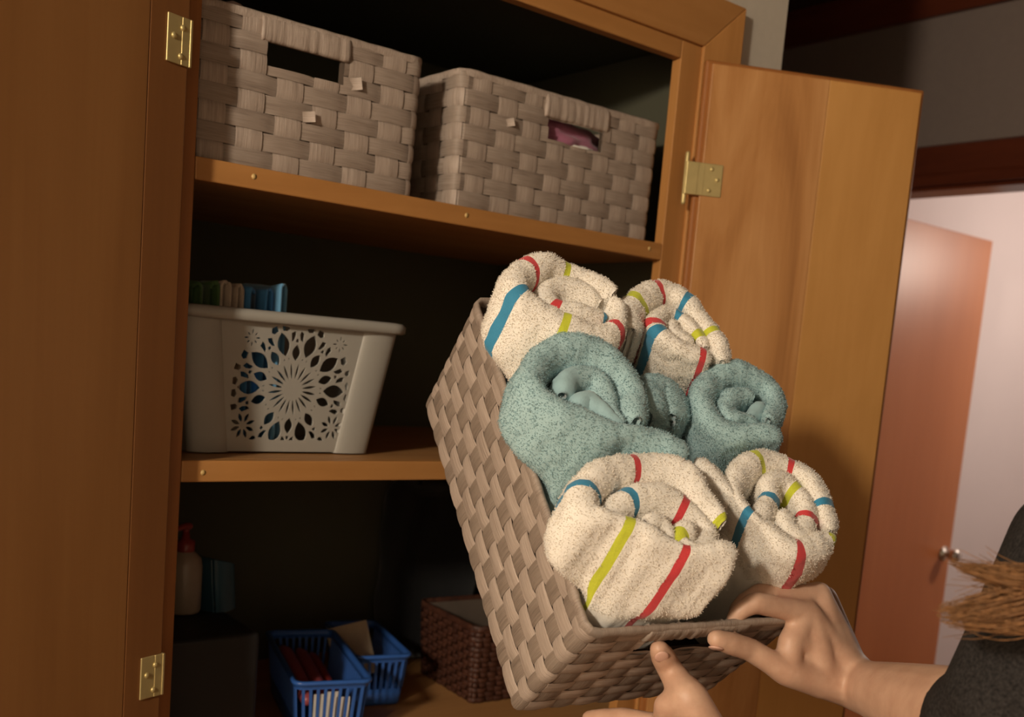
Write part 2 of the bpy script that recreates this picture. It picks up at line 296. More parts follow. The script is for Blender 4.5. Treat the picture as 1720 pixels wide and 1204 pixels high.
# door casing in the right wall, ceiling moulding
def prism_y(name, prof, y0, y1, mat, parent=None):
    n = len(prof); v = [(x, y0, z) for x, z in prof]+[(x, y1, z) for x, z in prof]
    f = [(i, (i+1) % n, n+(i+1) % n, n+i) for i in range(n)]+[tuple(range(n))[::-1], tuple(range(n, 2*n))]
    me = mesh_from(name, v, f); bm = bmesh.new(); bm.from_mesh(me); bmesh.ops.recalc_face_normals(bm, faces=bm.faces); bm.to_mesh(me); bm.free()
    return link(name, me, mat, parent, False)
struct(prism_y('trim_1', [(2.69, 2.05), (2.664, 2.05), (2.668, 2.075), (2.674, 2.085), (2.674, 2.155), (2.690, 2.163)], DY0-.09, DY1+.09, M['dark_trim']))
struct(prism_y('trim_2', [(2.69, 2.508), (2.674, 2.508), (2.664, 2.53), (2.640, 2.575), (2.636, 2.60), (2.69, 2.60)], -3.3, 3.2, M['dark_trim']))
struct(boxes('trim_3', [((2.672, DY1, 0), (2.69, DY1+.09, 2.05)), ((2.672, DY0-.09, 0), (2.69, DY0, 2.05)), ((2.69, DY1-.015, 0), (2.79, DY1, 2.055)), ((2.69, DY0, 0), (2.79, DY0+.015, 2.055)), ((2.69, DY0+.015, 2.04), (2.79, DY1-.015, 2.055))], M['dark_trim'], bevel=0))
# the orange door of the next room, open at right angles
d = tag(empty('door_1', (2.83, .784, .012)), 'orange varnished flush door standing open in the pale room', 'door'); d['kind'] = 'structure'
box('door_slab', (0, 0, 0), (.760, .036, 2.018), M['door_red'], d, .002)
kn = lathe('door_knob', [(.001, 0), (.026, 0), (.028, .004), (.012, .008), (.010, .022), (.020, .030), (.026, .042), (.025, .054), (.016, .062), (.001, .063)], M['steel'], d, 24,
      Matrix.Translation((.712, 0, .905)) @ Matrix.Rotation(math.radians(90), 4, 'X'))
lathe('door_knob', [(.001, 0), (.026, 0), (.028, .004), (.012, .008), (.010, .022), (.020, .030), (.026, .042), (.025, .054), (.016, .062), (.001, .063)], M['steel'], d, 24,
      Matrix.Translation((.712, .036, .905)) @ Matrix.Rotation(math.radians(-90), 4, 'X'))
box('latch_plate', (.7595, .006, .875), (.7615, .030, .935), M['steel'], d, .0005)

# ------------------------------------------------------------------ the cabinet
ZB, ZM, ZU, ZT = .93, 1.3485, 1.685, 1.958
cab = tag(empty('linen_cabinet', (.80, .25, ZB)), 'golden birch built-in linen cabinet with three shelves and both doors open', 'cabinet')
def cpart(o):
    o.parent = cab; o.matrix_parent_inverse = Matrix.Translation((-.80, -.25, -ZB)); return o
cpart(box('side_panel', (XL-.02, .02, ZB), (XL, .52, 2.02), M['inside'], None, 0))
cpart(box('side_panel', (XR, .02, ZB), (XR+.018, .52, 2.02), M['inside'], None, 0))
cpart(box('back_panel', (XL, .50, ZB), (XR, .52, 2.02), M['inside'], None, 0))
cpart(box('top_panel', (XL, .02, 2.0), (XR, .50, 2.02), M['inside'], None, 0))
for nm, z, th in (('shelf', ZU, .018), ('shelf', ZM, .018)):
    cpart(box(nm, (XL, .0185, z-th), (XR, .499, z), M['shelf_board'], None, .0008))
cpart(box('bottom_shelf', (XL, .0185, ZB-.02), (XR, .499, ZB), M['shelf_board'], None, .0008))
def nails(par, xs, z):
    for x in xs:
        o = lathe('nail_plug', [(.0001, -.0012), (.0028, -.0010), (.0034, 0), (.0001, 0)], M['nail'], par, 10, Matrix.Translation((x, -.0002, z)) @ Matrix.Rotation(math.radians(-90), 4, 'X') @ Matrix.Rotation(math.pi, 4, 'X'))
e = cpart(box('shelf_edge', (.4345, 0, ZU-.025), (1.1660, .018, ZU), M['wood_front'], None, .0016)); nails(e, (.503, .80, 1.14), ZU-.011)
e = cpart(box('shelf_edge', (.4345, 0, ZM-.025), (1.1660, .018, ZM), M['wood_front'], None, .0016)); nails(e, (.46, .86), ZM-.014)
cpart(box('shelf_edge', (.4345, 0, ZB-.025), (1.1660, .018, ZB), M['wood_front'], None, .0016))
# face frame
cpart(box('stile', (.395, 0, ZB-.06), (.4340, .018, 2.03), M['wood_red'], None, .001))
cpart(box('stile', (1.1665, 0, ZB-.06), (1.236, .018, 2.03), M['wood_vert'], None, .0015))
cpart(box('rail', (.4345, 0, ZT), (1.1660, .018, 2.03), M['wood_front'], None, .0015))
cpart(box('rail', (.4345, 0, ZB-.06), (1.1660, .018, ZB-.026), M['wood_front'], None, .0015))
# mitred casing, thick outside and thin inside
xi0, xi1, zi0, zi1 = .392, 1.208, ZB-.025, 1.984
w = .070
def casing(a, b, oa, ob, mat):
    # inner edge a->b, outer edge oa->ob (x,z) ; inner thickness .006, outer .020
    v = []
    for (p, t) in ((a, .006), (b, .006), (ob, .020), (oa, .020)): v.append((p[0], -t, p[1]))
    for p in (a, b, ob, oa): v.append((p[0], 0.0, p[1]))
    f = [(0, 1, 2, 3), (7, 6, 5, 4), (0, 4, 5, 1), (1, 5, 6, 2), (2, 6, 7, 3), (3, 7, 4, 0)]
    me = mesh_from('casing', v, f); bm = bmesh.new(); bm.from_mesh(me); bmesh.ops.recalc_face_normals(bm, faces=bm.faces)
    bmesh.ops.bevel(bm, geom=list(bm.edges), offset=.0016, segments=2, profile=.5, affect='EDGES'); bm.to_mesh(me); bm.free()
    return cpart(link('casing', me, mat, None, False))
casing((xi1, zi0), (xi1, zi1), (xi1+w, zi0), (xi1+w, zi1+w), M['wood_vert'])
casing((xi0, zi0), (xi0, zi1), (xi0-w, zi0), (xi0-w, zi1+w), M['wood_vert'])
casing((xi0, zi1), (xi1, zi1), (xi0-w, zi1+w), (xi1+w, zi1+w), M['wood_front'])
# doors: local x runs from the hinge edge, the inner face looks to -y
def cab_door(loc, ang, sgn, wd, planks):
    dr = cpart(empty('cabinet_door', loc, (0, 0, ang)))
    z0, z1 = .905, 1.960
    def X(a, b): return (min(sgn*a, sgn*b), max(sgn*a, sgn*b))
    x0, x1 = X(0, wd)
    box('door_lip', (x0, .0065, z0), (x1, .018, z1), M['wood_red'], dr, .004, 3)
    for a, b, mt in planks:
        x0, x1 = X(a, b); box('plank', (x0, 0, z0+.007), (x1, .0065, z1-.007), mt, dr, .0012)
    box('handle', (X(wd-.05, wd-.035)[0], .018, 1.06), (X(wd-.05, wd-.035)[1], .040, 1.16), M['brass'], dr, .004)
    return dr
doorR = cab_door((1.193, -.030, 0), math.radians(-27.53), 1, .3605, [(.0085, .1975, M['plank_fig']), (.1979, .352, M['plank_plain'])])
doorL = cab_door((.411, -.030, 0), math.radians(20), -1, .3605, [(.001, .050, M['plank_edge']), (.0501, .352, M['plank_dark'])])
def hinge(loc, ang, sgn, zc, hidden=False):
    h = cpart(empty('hinge', (loc[0], loc[1], zc), (0, 0, ang)))
    # plate on the door, bent step down to the frame, knuckle
    def X(a, b): return (min(sgn*a, sgn*b), max(sgn*a, sgn*b))
    bm = bmesh.new()
    prof = [(-.014, .0080), (-.013, .0015), (-.004, -.0012), (.004, -.0022), (.012, -.0024)]
    a, b = X(.010, .030 if hidden else .041); bm_box(bm, (a, -.0022, -.024), (b, -.0002, .024), .0009, 2)
    a, b = X(.0, .012); bm_box(bm, (a, -.0028, -.024), (b, -.0006, .024), .0008, 2)
    a, b = X(-.001 if hidden else -.0172, .002); bm_box(bm, (a, -.0036, -.024), (b, .012 if hidden else .002, .024), .0008, 2)
    bmesh.ops.recalc_face_normals(bm, faces=bm.faces)
    me = bpy.data.meshes.new('hinge_plate'); bm.to_mesh(me); bm.free()
    link('hinge_plate', me, M['brass'], h, False)
    p = MB(); px_, py_ = (.004, .0215) if hidden else (-.0150, .004); p.add(capsule([(sgn*px_, py_, -.036), (sgn*px_, py_, .036)], [.0037, .0037], 12))
    p.build('hinge_pin', M['brass'], h)
    for ux, uz in (((.011, .013), (.022, .003), (.0125, -.0155)) if hidden else ((.023, .016), (.033, .001), (.0215, -.0155))):
        mb = MB(); mb.add(sphere_data((sgn*ux, -.0024, uz), (.0033, .0021, .0033), 12, 8)); mb.build('screw', M['brass'], h)
    return h
hinge((1.193, -.030), math.radians(-27.53), 1, 1.784)
hinge((1.193, -.030), math.radians(-27.53), 1, 1.112)
hinge((.411, -.030), math.radians(20), -1, 1.791, True)
hinge((.411, -.030), math.radians(20), -1, 1.111, True)

# ------------------------------------------------------------------ woven baskets
def perim(Wx, Ly, r):
    """closed rounded rectangle centred on 0: returns function s-> (x,y,nx,ny), length, starting at the front-left corner running along the front"""
    a, b = Wx-2*r, Ly-2*r; q = math.pi*r/2
    Lt = 2*(a+b)+4*q
    def at(s):
        s = s % Lt
        segs = [(a, 0), (q, 1), (b, 0), (q, 1), (a, 0), (q, 1), (b, 0), (q, 1)]
        cx = [Wx/2-r, Wx/2-r, -(Wx/2-r), -(Wx/2-r)]; cy = [-(Ly/2-r), Ly/2-r, Ly/2-r, -(Ly/2-r)]
        for i, (L, arc) in enumerate(segs):
            if s <= L+1e-9:
                k = i//2
                if not arc:
                    if k == 0: return (-a/2+s, -Ly/2, 0, -1)
                    if k == 1: return (Wx/2, -b/2+s, 1, 0)
                    if k == 2: return (a/2-s, Ly/2, 0, 1)
                    return (-Wx/2, b/2-s, -1, 0)
                th = -math.pi/2 + k*math.pi/2 + s/r
                c, sn = math.cos(th), math.sin(th)
                return (cx[k]+r*c, cy[k]+r*sn, c, sn)
            s -= L
        return (-a/2, -Ly/2, 0, -1)
    return at, Lt
def woven(root, Wx, Ly, H, rows, ncol, amp, mrow, mcol, mrim, r=.012, taper=.006, slots=(), jit=.0006, liner=True, sub=6, mliner=None, colw=.80):
    """plain weave basket: every horizontal and upright strip is a part. origin: centre of the bottom. slots: (x0,x1,z0,z1) in the front (and mirrored in the back)"""
    at, Lt = perim(Wx, Ly, r)
    pitch = Lt/ncol; rp = H/rows
    def pos(s, z, off):
        x, y, nx, ny = at(s); t = taper*(1-z/H); off -= t
        return (x+nx*off, y+ny*off, z)
    def in_slot(s, z):
        x, y, nx, ny = at(s)
        for (x0, x1, z0, z1) in slots:
            if abs(ny) > .9:
                if x0 < x < x1 and z0 < z < z1: return True
        return False
    for j in range(rows):
        ph = random.random()*.02
        z0, z1 = j*rp+rp*.02, (j+1)*rp-rp*.02
        nu = ncol*sub; v, uv, f = [], [], []
        jz = [random.uniform(-jit, jit) for _ in range(ncol+1)]
        for k in range(nu+1):
            s = Lt*k/nu; c = s/pitch - .5
            o = math.cos(math.pi*(c+j)); o = math.copysign(abs(o)**.3, o)
            dz = jz[int(s/pitch) % ncol]
            for q, (fz, dro) in enumerate(((0, -.0007), (.22, 0), (.5, .0004), (.78, 0), (1, -.0007))):
                z = z0+(z1-z0)*fz+dz
                v.append(pos(s, z, amp*o+dro)); uv.append((s+j*3.1, (z1-z0)*fz+j*.37))
        for k in range(nu):
            for q in range(4):
                sc = Lt*(k+.5)/nu; zc = z0+(z1-z0)*(q+.5)/4
                if in_slot(sc, zc): continue
                f.append((k*5+q, (k+1)*5+q, (k+1)*5+q+1, k*5+q+1))
        link('weave_strip', mesh_from('weave_strip', v, f, uv), mrow, root)
    for i in range(ncol):
        sc = (i+.5)*pitch; wd_ = pitch*random.uniform(colw-.05, colw+.04); v, uv, f = [], [], []
        nv = rows*sub; js = random.uniform(-jit, jit)*1.5
        zs = [(H*k/nv, None) for k in range(nv+1)]
        for k in range(nv+1):
            z = H*k/nv; c = z/rp-.5
            o = -math.cos(math.pi*(i+c)); o = math.copysign(abs(o)**.3, o)
            for q, (fx, dro) in enumerate(((-.5, -.0007), (-.25, 0), (0, .0004), (.25, 0), (.5, -.0007))):
                v.append(pos(sc+js+wd_*fx, z, amp*o+dro)); uv.append((z+i*1.7, fx*wd_+i*.53))
        for k in range(nv):
            for q in range(4):
                if in_slot(sc+wd_*(-.375+.25*q), H*(k+.5)/nv): continue
                f.append((k*5+q, k*5+q+1, (k+1)*5+q+1, (k+1)*5+q))
        link('weave_strip', mesh_from('weave_strip', v, f, uv), mcol, root)
    # rim: rolled band round the top edge
    v, uv, f = [], [], []; n = ncol*3; prof = [(.0022, -.0065), (.0031, -.002), (.0024, .002), (0, .0036), (-.0026, .002), (-.0034, -.002), (-.0030, -.0065)]
    for k in range(n):
        s = Lt*k/n; bulge = 1+.12*math.sin(k*2.1)+random.uniform(-.08, .08)
        for (o, dz) in prof:
            v.append(pos(s, H+dz*bulge, o*bulge-.0008)); uv.append((dz*4+k*.01, s))
    m_ = len(prof)
    for k in range(n):
        k2 = (k+1) % n
        for q in range(m_-1): f.append((k*m_+q, k2*m_+q, k2*m_+q+1, k*m_+q+1))
    link('rim', mesh_from('rim', v, f, uv), mrim, root)
    # handle bars over the slots: a wrapped bar
    for (x0, x1, z0, z1) in slots:
        for side in (-1, 1):
            v, uv, f = [], [], []; nn = 40; zc = (z1+H)/2; hh = (H-z1)/2+.0008
            ring = [(math.cos(a)*.0052, math.sin(a)*hh) for a in [2*math.pi*(t+.5)/12 for t in range(12)]]
            ring = [(math.copysign(abs(p[0])**.6*(.0052**.4), p[0]), math.copysign(abs(p[1])**.6*(hh**.4), p[1])) for p in ring]
            for k in range(nn+1):
                x = x0-.006+(x1-x0+.012)*k/nn; jj = random.uniform(-.0004, .0004)
                for (dy, dz) in ring:
                    v.append((x, side*(Ly/2-taper*(1-zc/H))+(dy+jj*2)-side*.001, zc+dz+jj)); uv.append((dz*2+dy, x*1.0))
            for k in range(nn):
                for q in range(12): f.append((k*12+q, (k+1)*12+q, (k+1)*12+(q+1) % 12, k*12+(q+1) % 12))
            f.append(tuple(range(12))); f.append(tuple(nn*12+q for q in range(12))[::-1])
            link('handle', mesh_from('handle', v, f, uv), mrim, root)
    if liner:
        v, f = [], []; n = 160; zs = sorted(set([0.002, H*.25, H*.5, H-.004]+[z for sl in slots for z in (sl[2], sl[3])]))
        ss = set(Lt*k/n for k in range(n))
        ss = sorted(ss)
        for s in ss:
            for z in zs: v.append(pos(s, z, -amp-.0012))
        for s in ss:
            for z in zs: v.append(pos(s, z, -amp-.0030))
        nz = len(zs); N = len(ss)
        for k in range(N):
            k2 = (k+1) % N; sm_ = ss[k]+Lt/n/2
            for q in range(nz-1):
                if in_slot(sm_, (zs[q]+zs[q+1])/2): continue
                f.append((k*nz+q, k2*nz+q, k2*nz+q+1, k*nz+q+1)); o = N*nz
                f.append((o+k*nz+q, o+k*nz+q+1, o+k2*nz+q+1, o+k2*nz+q))
        b0 = len(v); v.append((0, 0, .002)); b1 = len(v); v.append((0, 0, .005))
        for k in range(N):
            k2 = (k+1) % N; f.append((b0, k2*nz, k*nz)); f.append((b1, N*nz+k*nz, N*nz+k2*nz))
        link('liner', mesh_from('liner', v, f), mliner or M['liner'], root)

# two baskets on the upper shelf
BW, BD, BH = .352, .30, .168
b1 = tag(empty('woven_basket', (.551, .014+BD/2, ZU+.001)), 'left grey-brown woven basket on the upper shelf, its handle hole mostly dark', 'basket', 'woven baskets on the upper shelf')
woven(b1, BW, BD, BH, 8, 28, .0017, M['raffia_m'], M['raffia_l'], M['raffia_l'], .012, .004, [(-.036, .064, .114, .142)], colw=.72)
b2 = tag(empty('woven_basket', (.969, .014+BD/2, ZU+.001)), 'right grey-brown woven basket on the upper shelf, mauve cloth in its handle hole', 'basket', 'woven baskets on the upper shelf')
woven(b2, .368, BD, .172, 8, 30, .0015, M['raffia_m'], M['raffia_l'], M['raffia_l'], .012, .004, [(-.036, .070, .112, .142)], colw=.72)

def fray(root, x, z, w_, l_, ang, y):
    v, uv, f = [], [], []
    for i in range(5):
        t = i/4
        for q in (-.5, 0, .5):
            v.append((x+math.cos(ang)*l_*t-math.sin(ang)*w_*q, y-.0012-.007*t*t, z+math.sin(ang)*l_*t+math.cos(ang)*w_*q)); uv.append((l_*t, w_*q))
    for i in range(4):
        for q in range(2): f.append((i*3+q, (i+1)*3+q, (i+1)*3+q+1, i*3+q+1))
    link('frayed_end', mesh_from('frayed_end', v, f, uv), M['raffia_l'], root)
fray(b1, .014, .068, .012, .013, .15, -BD/2+.001); fray(b1, .074, .118, .014, .012, .2, -BD/2+.001); fray(b2, -.108, .119, .010, .010, .3, -BD/2+.001)
def lump(name, c, r, mat, amp=.25, freq=18, seed=0, parent=None):
    bm = bmesh.new(); bmesh.ops.create_icosphere(bm, subdivisions=4, radius=1)
    for v in bm.verts:
        p = v.co.copy(); n_ = noise.noise(p*1.6+Vector((seed, 0, 0)))*amp + noise.noise(p*4+Vector((0, seed, 0)))*amp*.45
        n_ += -abs(noise.noise(p*2.3+Vector((seed, seed, 3))))*amp*.8
        q = p*(1+n_); v.co = Vector((c[0]+q.x*r[0], c[1]+q.y*r[1], c[2]+q.z*r[2]))
    me = bpy.data.meshes.new(name); bm.to_mesh(me); bm.free(); return link(name, me, mat, parent)
tag(lump('folded_cloth', (.985, .080, ZU+.130), (.105, .052, .030), M['c_purple'], .22, seed=3), 'mauve cloth bundled inside the right upper basket', 'cloth')
tag(lump('folded_cloth', (1.002, .044, ZU+.113), (.055, .018, .011), M['white_terry'], .25, seed=8), 'white cloth edge lying under the mauve cloth in the right upper basket', 'cloth')
tag(lump('folded_cloth', (.484, .068, ZU+.136), (.044, .042, .056), M['c_pink'], .2, seed=5), 'dusty pink cloth bunched at the left inside the left upper basket', 'cloth')

# ------------------------------------------------------------------ white plastic basket with cut-out front
wb = tag(empty('plastic_basket', (.590, .165, ZM+.001)), 'off-white plastic storage basket with a cut-out flower medallion on the middle shelf', 'basket')
PH, TW, BWd, TD, BDp = .172, .300, .250, .235, .195   # heights, top and bottom widths / depths
def wbp(u, z):   # half width / half depth at height
    t = z/PH; return (BWd+(TW-BWd)*t)/2, (BDp+(TD-BDp)*t)/2
def rrect(hx, hy, r, n=6):
    out = []
    for cx, cy, a0 in ((hx-r, -(hy-r), -90), (hx-r, hy-r, 0), (-(hx-r), hy-r, 90), (-(hx-r), -(hy-r), 180)):
        for k in range(n+1):
            a = math.radians(a0+90*k/n); out.append((cx+r*math.cos(a), cy+r*math.sin(a)))
    return out
def ringmesh(levels):
    v, f = [], []; n = len(levels[0])
    for L in levels: v += L
    for i in range(len(levels)-1):
        for k in range(n): f.append((i*n+k, i*n+(k+1) % n, (i+1)*n+(k+1) % n, (i+1)*n+k))
    return v, f, n
# rim
lv = []
for (dx, z) in ((-.004, PH-.004), (.0, PH-.006), (.009, PH-.010), (.0125, PH-.008), (.013, PH), (.010, PH+.004), (.004, PH+.005), (-.002, PH+.003), (-.004, PH-.004)):
    hx, hy = wbp(0, PH); lv.append([(x, y, z) for x, y in rrect(hx+dx, hy+dx, .028)])
v, f, n = ringmesh(lv); link('rim', mesh_from('rim', v, f), M['plastic_w'], wb)
# corner posts, back and side walls, bottom
PX = .072         # half width of the front panel
lv = []
def shell(off, z):
    hx, hy = wbp(0, z); return rrect(hx-off, hy-off, .03-off*.6)
for z in (0, .002, PH*.33, PH*.66, PH-.004): lv.append([(x, y, z) for x, y in shell(0, z)])
for z in (PH-.004, PH*.5, .003): lv.append([(x, y, z) for x, y in shell(.0025, z)])
v, f, n = ringmesh(lv)
keep = []
for q in f:
    c = np.mean([v[i] for i in q], axis=0)
    if abs(c[1]+wbp(0, c[2])[1]) < .006 and abs(c[0]) < .06: continue      # front panel left open
    keep.append(q)
link('basket_wall', mesh_from('basket_wall', v, keep), M['plastic_w'], wb)
for z, nm in ((.002, 'base'),):
    hx, hy = wbp(0, z); ring = rrect(hx-.001, hy-.001, .028); vv = [(x, y, z) for x, y in ring]+[(x, y, z+.0025) for x, y in ring]; k = len(ring)
    link('base', mesh_from('base', vv, [tuple(range(k))[::-1], tuple(range(k, 2*k))]+[(i, (i+1) % k, k+(i+1) % k, k+i) for i in range(k)]), M['plastic_w'], wb, False)
# front panel between the posts: filled 2-D curve with holes
def panel_curve():
    cu = bpy.data.curves.new('front_panel', 'CURVE'); cu.dimensions = '2D'; cu.fill_mode = 'BOTH'; cu.extrude = .0011; cu.bevel_depth = .0003
    def spl(pts):
        s = cu.splines.new('POLY'); s.points.add(len(pts)-1)
        for p, q in zip(s.points, pts): p.co = (q[0], q[1], 0, 1)
        s.use_cyclic_u = True
    X0, X1, Z0, Z1 = -.098, .098, .004, PH-.003
    spl([(X0*.86, Z0), (X1*.86, Z0), (X1, Z1), (X0, Z1)])
    cx, cz = .0045, .082
    LX0, LX1, LZ0, LZ1 = -.0760, .0830, .0165, .160
    def ok(p): return all(LX0 < q[0] < LX1 and LZ0 < q[1] < LZ1 for q in p)
    def pol(r, a): return (cx+r*math.cos(a), cz+r*math.sin(a))
    def petal(a, r0, r1, w, n=7, sharp=1.0):
        pts = []
        for k in range(n+1):
            t = k/n; pts.append((r0+(r1-r0)*t, w*math.sin(math.pi*t)**sharp))
        for k in range(n-1, 0, -1):
            t = k/n; pts.append((r0+(r1-r0)*t, -w*math.sin(math.pi*t)**sharp))
        return [(cx+r*math.cos(a)-h*math.sin(a), cz+r*math.sin(a)+h*math.cos(a)) for r, h in pts]
    HOLES = []
    def dense(p):
        q = []
        for i in range(len(p)):
            a_, b_ = p[i-1], p[i]; m_ = max(1, int(math.dist(a_, b_)/.0012))
            q += [(a_[0]+(b_[0]-a_[0])*t/m_, a_[1]+(b_[1]-a_[1])*t/m_) for t in range(m_)]
        return np.array(q)
    def inside(pt, p):
        c = False
        for i in range(len(p)):
            (x1, y1), (x2, y2) = p[i-1], p[i]
            if (y1 > pt[1]) != (y2 > pt[1]) and pt[0] < (x2-x1)*(pt[1]-y1)/(y2-y1)+x1: c = not c
        return c
    def cut(p):
        d_ = dense(p)
        for o_, od in HOLES:
            if np.sqrt(((d_[:, None]-od[None])**2).sum(2)).min() < .0009 or inside(p[0], o_) or inside(o_[0], p): return
        HOLES.append((p, d_)); spl(p)
    def put(p):
        if ok(p): cut(p)
        else:
            q = [(min(LX1, max(LX0, x)), min(LZ1, max(LZ0, z))) for x, z in p]
            ar = abs(sum(q[i-1][0]*q[i][1]-q[i][0]*q[i-1][1] for i in range(len(q))))/2
            full = abs(sum(p[i-1][0]*p[i][1]-p[i][0]*p[i-1][1] for i in range(len(p))))/2
            if ar > .35*full and ar > 4e-6:
                q2 = [q[0]]
                for c_ in q[1:]:
                    if math.dist(c_, q2[-1]) > 2e-4: q2.append(c_)
                if len(q2) > 3: cut(q2)
    NP = 20
    ROS = [(cx-.0615, .0345), (cx+.0615, .0345)]
    def put2(p):
        mx_, mz_ = sum(q[0] for q in p)/len(p), sum(q[1] for q in p)/len(p)
        put(p)
    for k in range(NP): put(petal(2*math.pi*(k+.5)/NP, .0120, .0345, .0019))            # fine rays
    for rx, rz in ROS:                                                                 # lower rosettes
        for k in range(8):
            a = 2*math.pi*k/8+.39; p = petal(a, .0042, .0170, .0026, 6, .9)
            put([(x-cx+rx, z-cz+rz) for x, z in p])
    for sx in (-1, 1):                                                                 # corner flowers
        ox, oz = cx+sx*.060, .143
        for k in range(8):
            a = 2*math.pi*k/8; L = .0105 if k % 2 == 0 else .0085
            pts = petal(a, .0036, L+.001, .0012, 5); cut([(x-cx+ox, z-cz+oz) for x, z in pts])
    for k in range(10):
        a = 2*math.pi*k/10+math.pi/2; h = math.pi/10; b = a+h
        put2(petal(a, .0360, .0570, .0060, 6, .85))                                     # inner diamonds
        put2(petal(b, .0425, .0740, .0088, 6, .9))                                    # outer diamonds
        for sgn in (-1, 1):
            put2([pol(.0385, b+sgn*.050), pol(.0375, b+sgn*.125), pol(.0425, b+sgn*.065)])
            put2([pol(.0475, a+sgn*.135), pol(.0535, a+sgn*.075), pol(.0585, a+sgn*.085), pol(.0560, a+sgn*.145)])
            put2([pol(.0600, a+sgn*.135), pol(.0625, a+sgn*.060), pol(.0690, a+sgn*.030), pol(.0740, a+sgn*.050), pol(.0715, a+sgn*.130)])
            put2([pol(.0755, b+sgn*.030), pol(.0735, b+sgn*.120), pol(.0770, b+sgn*.170), pol(.0825, b+sgn*.140), pol(.0835, b+sgn*.04)])
        put2([pol(.0595, a-.045), pol(.0595, a+.045), pol(.0640, a+.030), pol(.0640, a-.030)])   # small dots
        put2([pol(.0765, a-.045), pol(.0745, a), pol(.0765, a+.045), pol(.0835, a+.05), pol(.0835, a-.05)])
    return cu
cu = panel_curve(); tmp = bpy.data.objects.new('tmp', cu); COL.objects.link(tmp)
bpy.context.view_layer.update()
pm = bpy.data.meshes.new_from_object(tmp.evaluated_get(bpy.context.evaluated_depsgraph_get()))
bpy.data.objects.remove(tmp)
slope = (TD-BDp)/2/PH
for vtx in pm.vertices:
    x, z, t = vtx.co; vtx.co = (x, -(BDp/2+slope*z)+.0022-t, z)
pm.materials.clear()
link('front_panel', pm, M['plastic_w'], wb, False)
for sx in (-1, 1):      # the two rounded corner posts standing proud of the panel
    v, f = [], []
    NL = 10
    for i in range(NL+1):
        z = .001+(PH-.006)*i/NL; hx, hy = wbp(0, z); sc = 1
        for k in range(13):
            a = math.radians(180-180*k/12)
            v.append((sx*(hx-.0275)+math.cos(a)*.026, -hy+.006-math.sin(a)**.7*.0105 if 0 < k < 12 else -hy+.006, z))
    for i in range(NL):
        for k in range(12): f.append((i*13+k, i*13+k+1, (i+1)*13+k+1, (i+1)*13+k))
    link('corner_post', mesh_from('corner_post', v, f), M['plastic_w'], wb)
# folded cloths standing in it
def folded(name, x0, y, z0, h, dep, th, folds, mat, label, group=None, lean=0):
    """a cloth folded in a zigzag, folds upward, seen from its end"""
    path = []
    for k in range(folds):
        xx = x0+k*th*2.1
        for t in range(9):
            a = math.pi*(1-t/8); path.append((xx+th*.5+math.cos(a)*th*.5, h-th*.5+math.sin(a)*th*.6+random.uniform(-.002, .002)))
        if k < folds-1: path.append((xx+th*1.0, h*.35)); path.append((xx+th*2.0, h*.35))
    path = [(path[0][0], 0)]+path+[(path[-1][0], 0)]
    n = len(path); v, f = [], []
    for (x, z) in path:
        for t in range(5): v.append((x+lean*z+random.uniform(-.0004, .0004), y+dep*t/4+.004*math.sin(x*300), z0+z+.002*math.sin(t*2+x*90)))
    for i in range(n-1):
        for t in range(4): f.append((i*5+t, (i+1)*5+t, (i+1)*5+t+1, i*5+t+1))
    o = link(name, mesh_from(name, v, f), mat)
    md = o.modifiers.new('thickness', 'SOLIDIFY'); md.thickness = .0034; md.offset = 0
    return tag(o, label, 'cloth', group)
zf = ZM+.006
folded('folded_cloth', .470, .085, zf, .198, .15, .0105, 2, M['c_green'], 'dark green folded cloth at the left end of the white basket')
folded('folded_cloth', .506, .080, zf, .200, .15, .0085, 2, M['c_beige'], 'beige folded cloth between the green and blue cloths in the white basket')
folded('folded_cloth', .539, .080, zf, .198, .15, .0105, 2, M['c_blue'], 'bright blue folded cloth beside the beige cloth in the white basket', None, 0)
folded('folded_cloth', .580, .080, zf, .204, .15, .011, 1, M['c_lblue'], 'sky blue folded cloth, rightmost of the cloths in the white basket', None, 0)

# ------------------------------------------------------------------ lower compartment
bb = tag(box('storage_box', (.385, .075, ZB+.001), (.578, .34, 1.113), M['black_bin'], None, .006, 3), 'black storage box in the dark left corner of the bottom shelf', 'box')
bt = tag(empty('pump_bottle', (.522, .205, 1.114)), 'pale bottle with a red pump top on the black box', 'bottle')
lathe('bottle_body', [(.001, 0), (.022, 0), (.024, .004), (.024, .062), (.022, .074), (.012, .084), (.010, .088)], M['bottle'], bt, 24)
lathe('pump_collar', [(.0115, .082), (.0125, .086), (.0125, .098), (.006, .101), (.0045, .112)], M['redcap'], bt, 18)
pp = MB(); pp.add(capsule([(0, 0, .108), (0, 0, .118)], [.0045, .0050], 10)); pp.add(capsule([(.004, 0, .118), (-.008, -.008, .119), (-.020, -.014, .116)], [.005, .0042, .003], 10)); pp.build('pump_head', M['redcap'], bt)
bn = tag(empty('ring_binder', (.590, .20, 1.114), (0, math.radians(-6), math.radians(22))), 'dark teal binder standing on the black box', 'binder')
bm = bmesh.new(); bm_box(bm, (-.034, 0, 0), (-.031, .12, .078), .0008, 1); bm_box(bm, (.003, 0, 0), (.006, .12, .064), .0008, 1)
bmesh.ops.recalc_face_normals(bm, faces=bm.faces); me = bpy.data.meshes.new('cover'); bm.to_mesh(me); bm.free(); link('cover', me, M['tealcard'], bn, False)
v, f = [], []
for i in range(9):
    a = math.pi*i/8; x = -.0125-math.cos(a)*.0185; y = -.001-math.sin(a)*.006
    v += [(x, y, 0), (x, y, .078-(x+.031)/.037*.014)]
for i in range(8): f.append((2*i, 2*i+2, 2*i+3, 2*i+1))
link('spine', mesh_from('spine', v, f), M['tealcard'], bn)
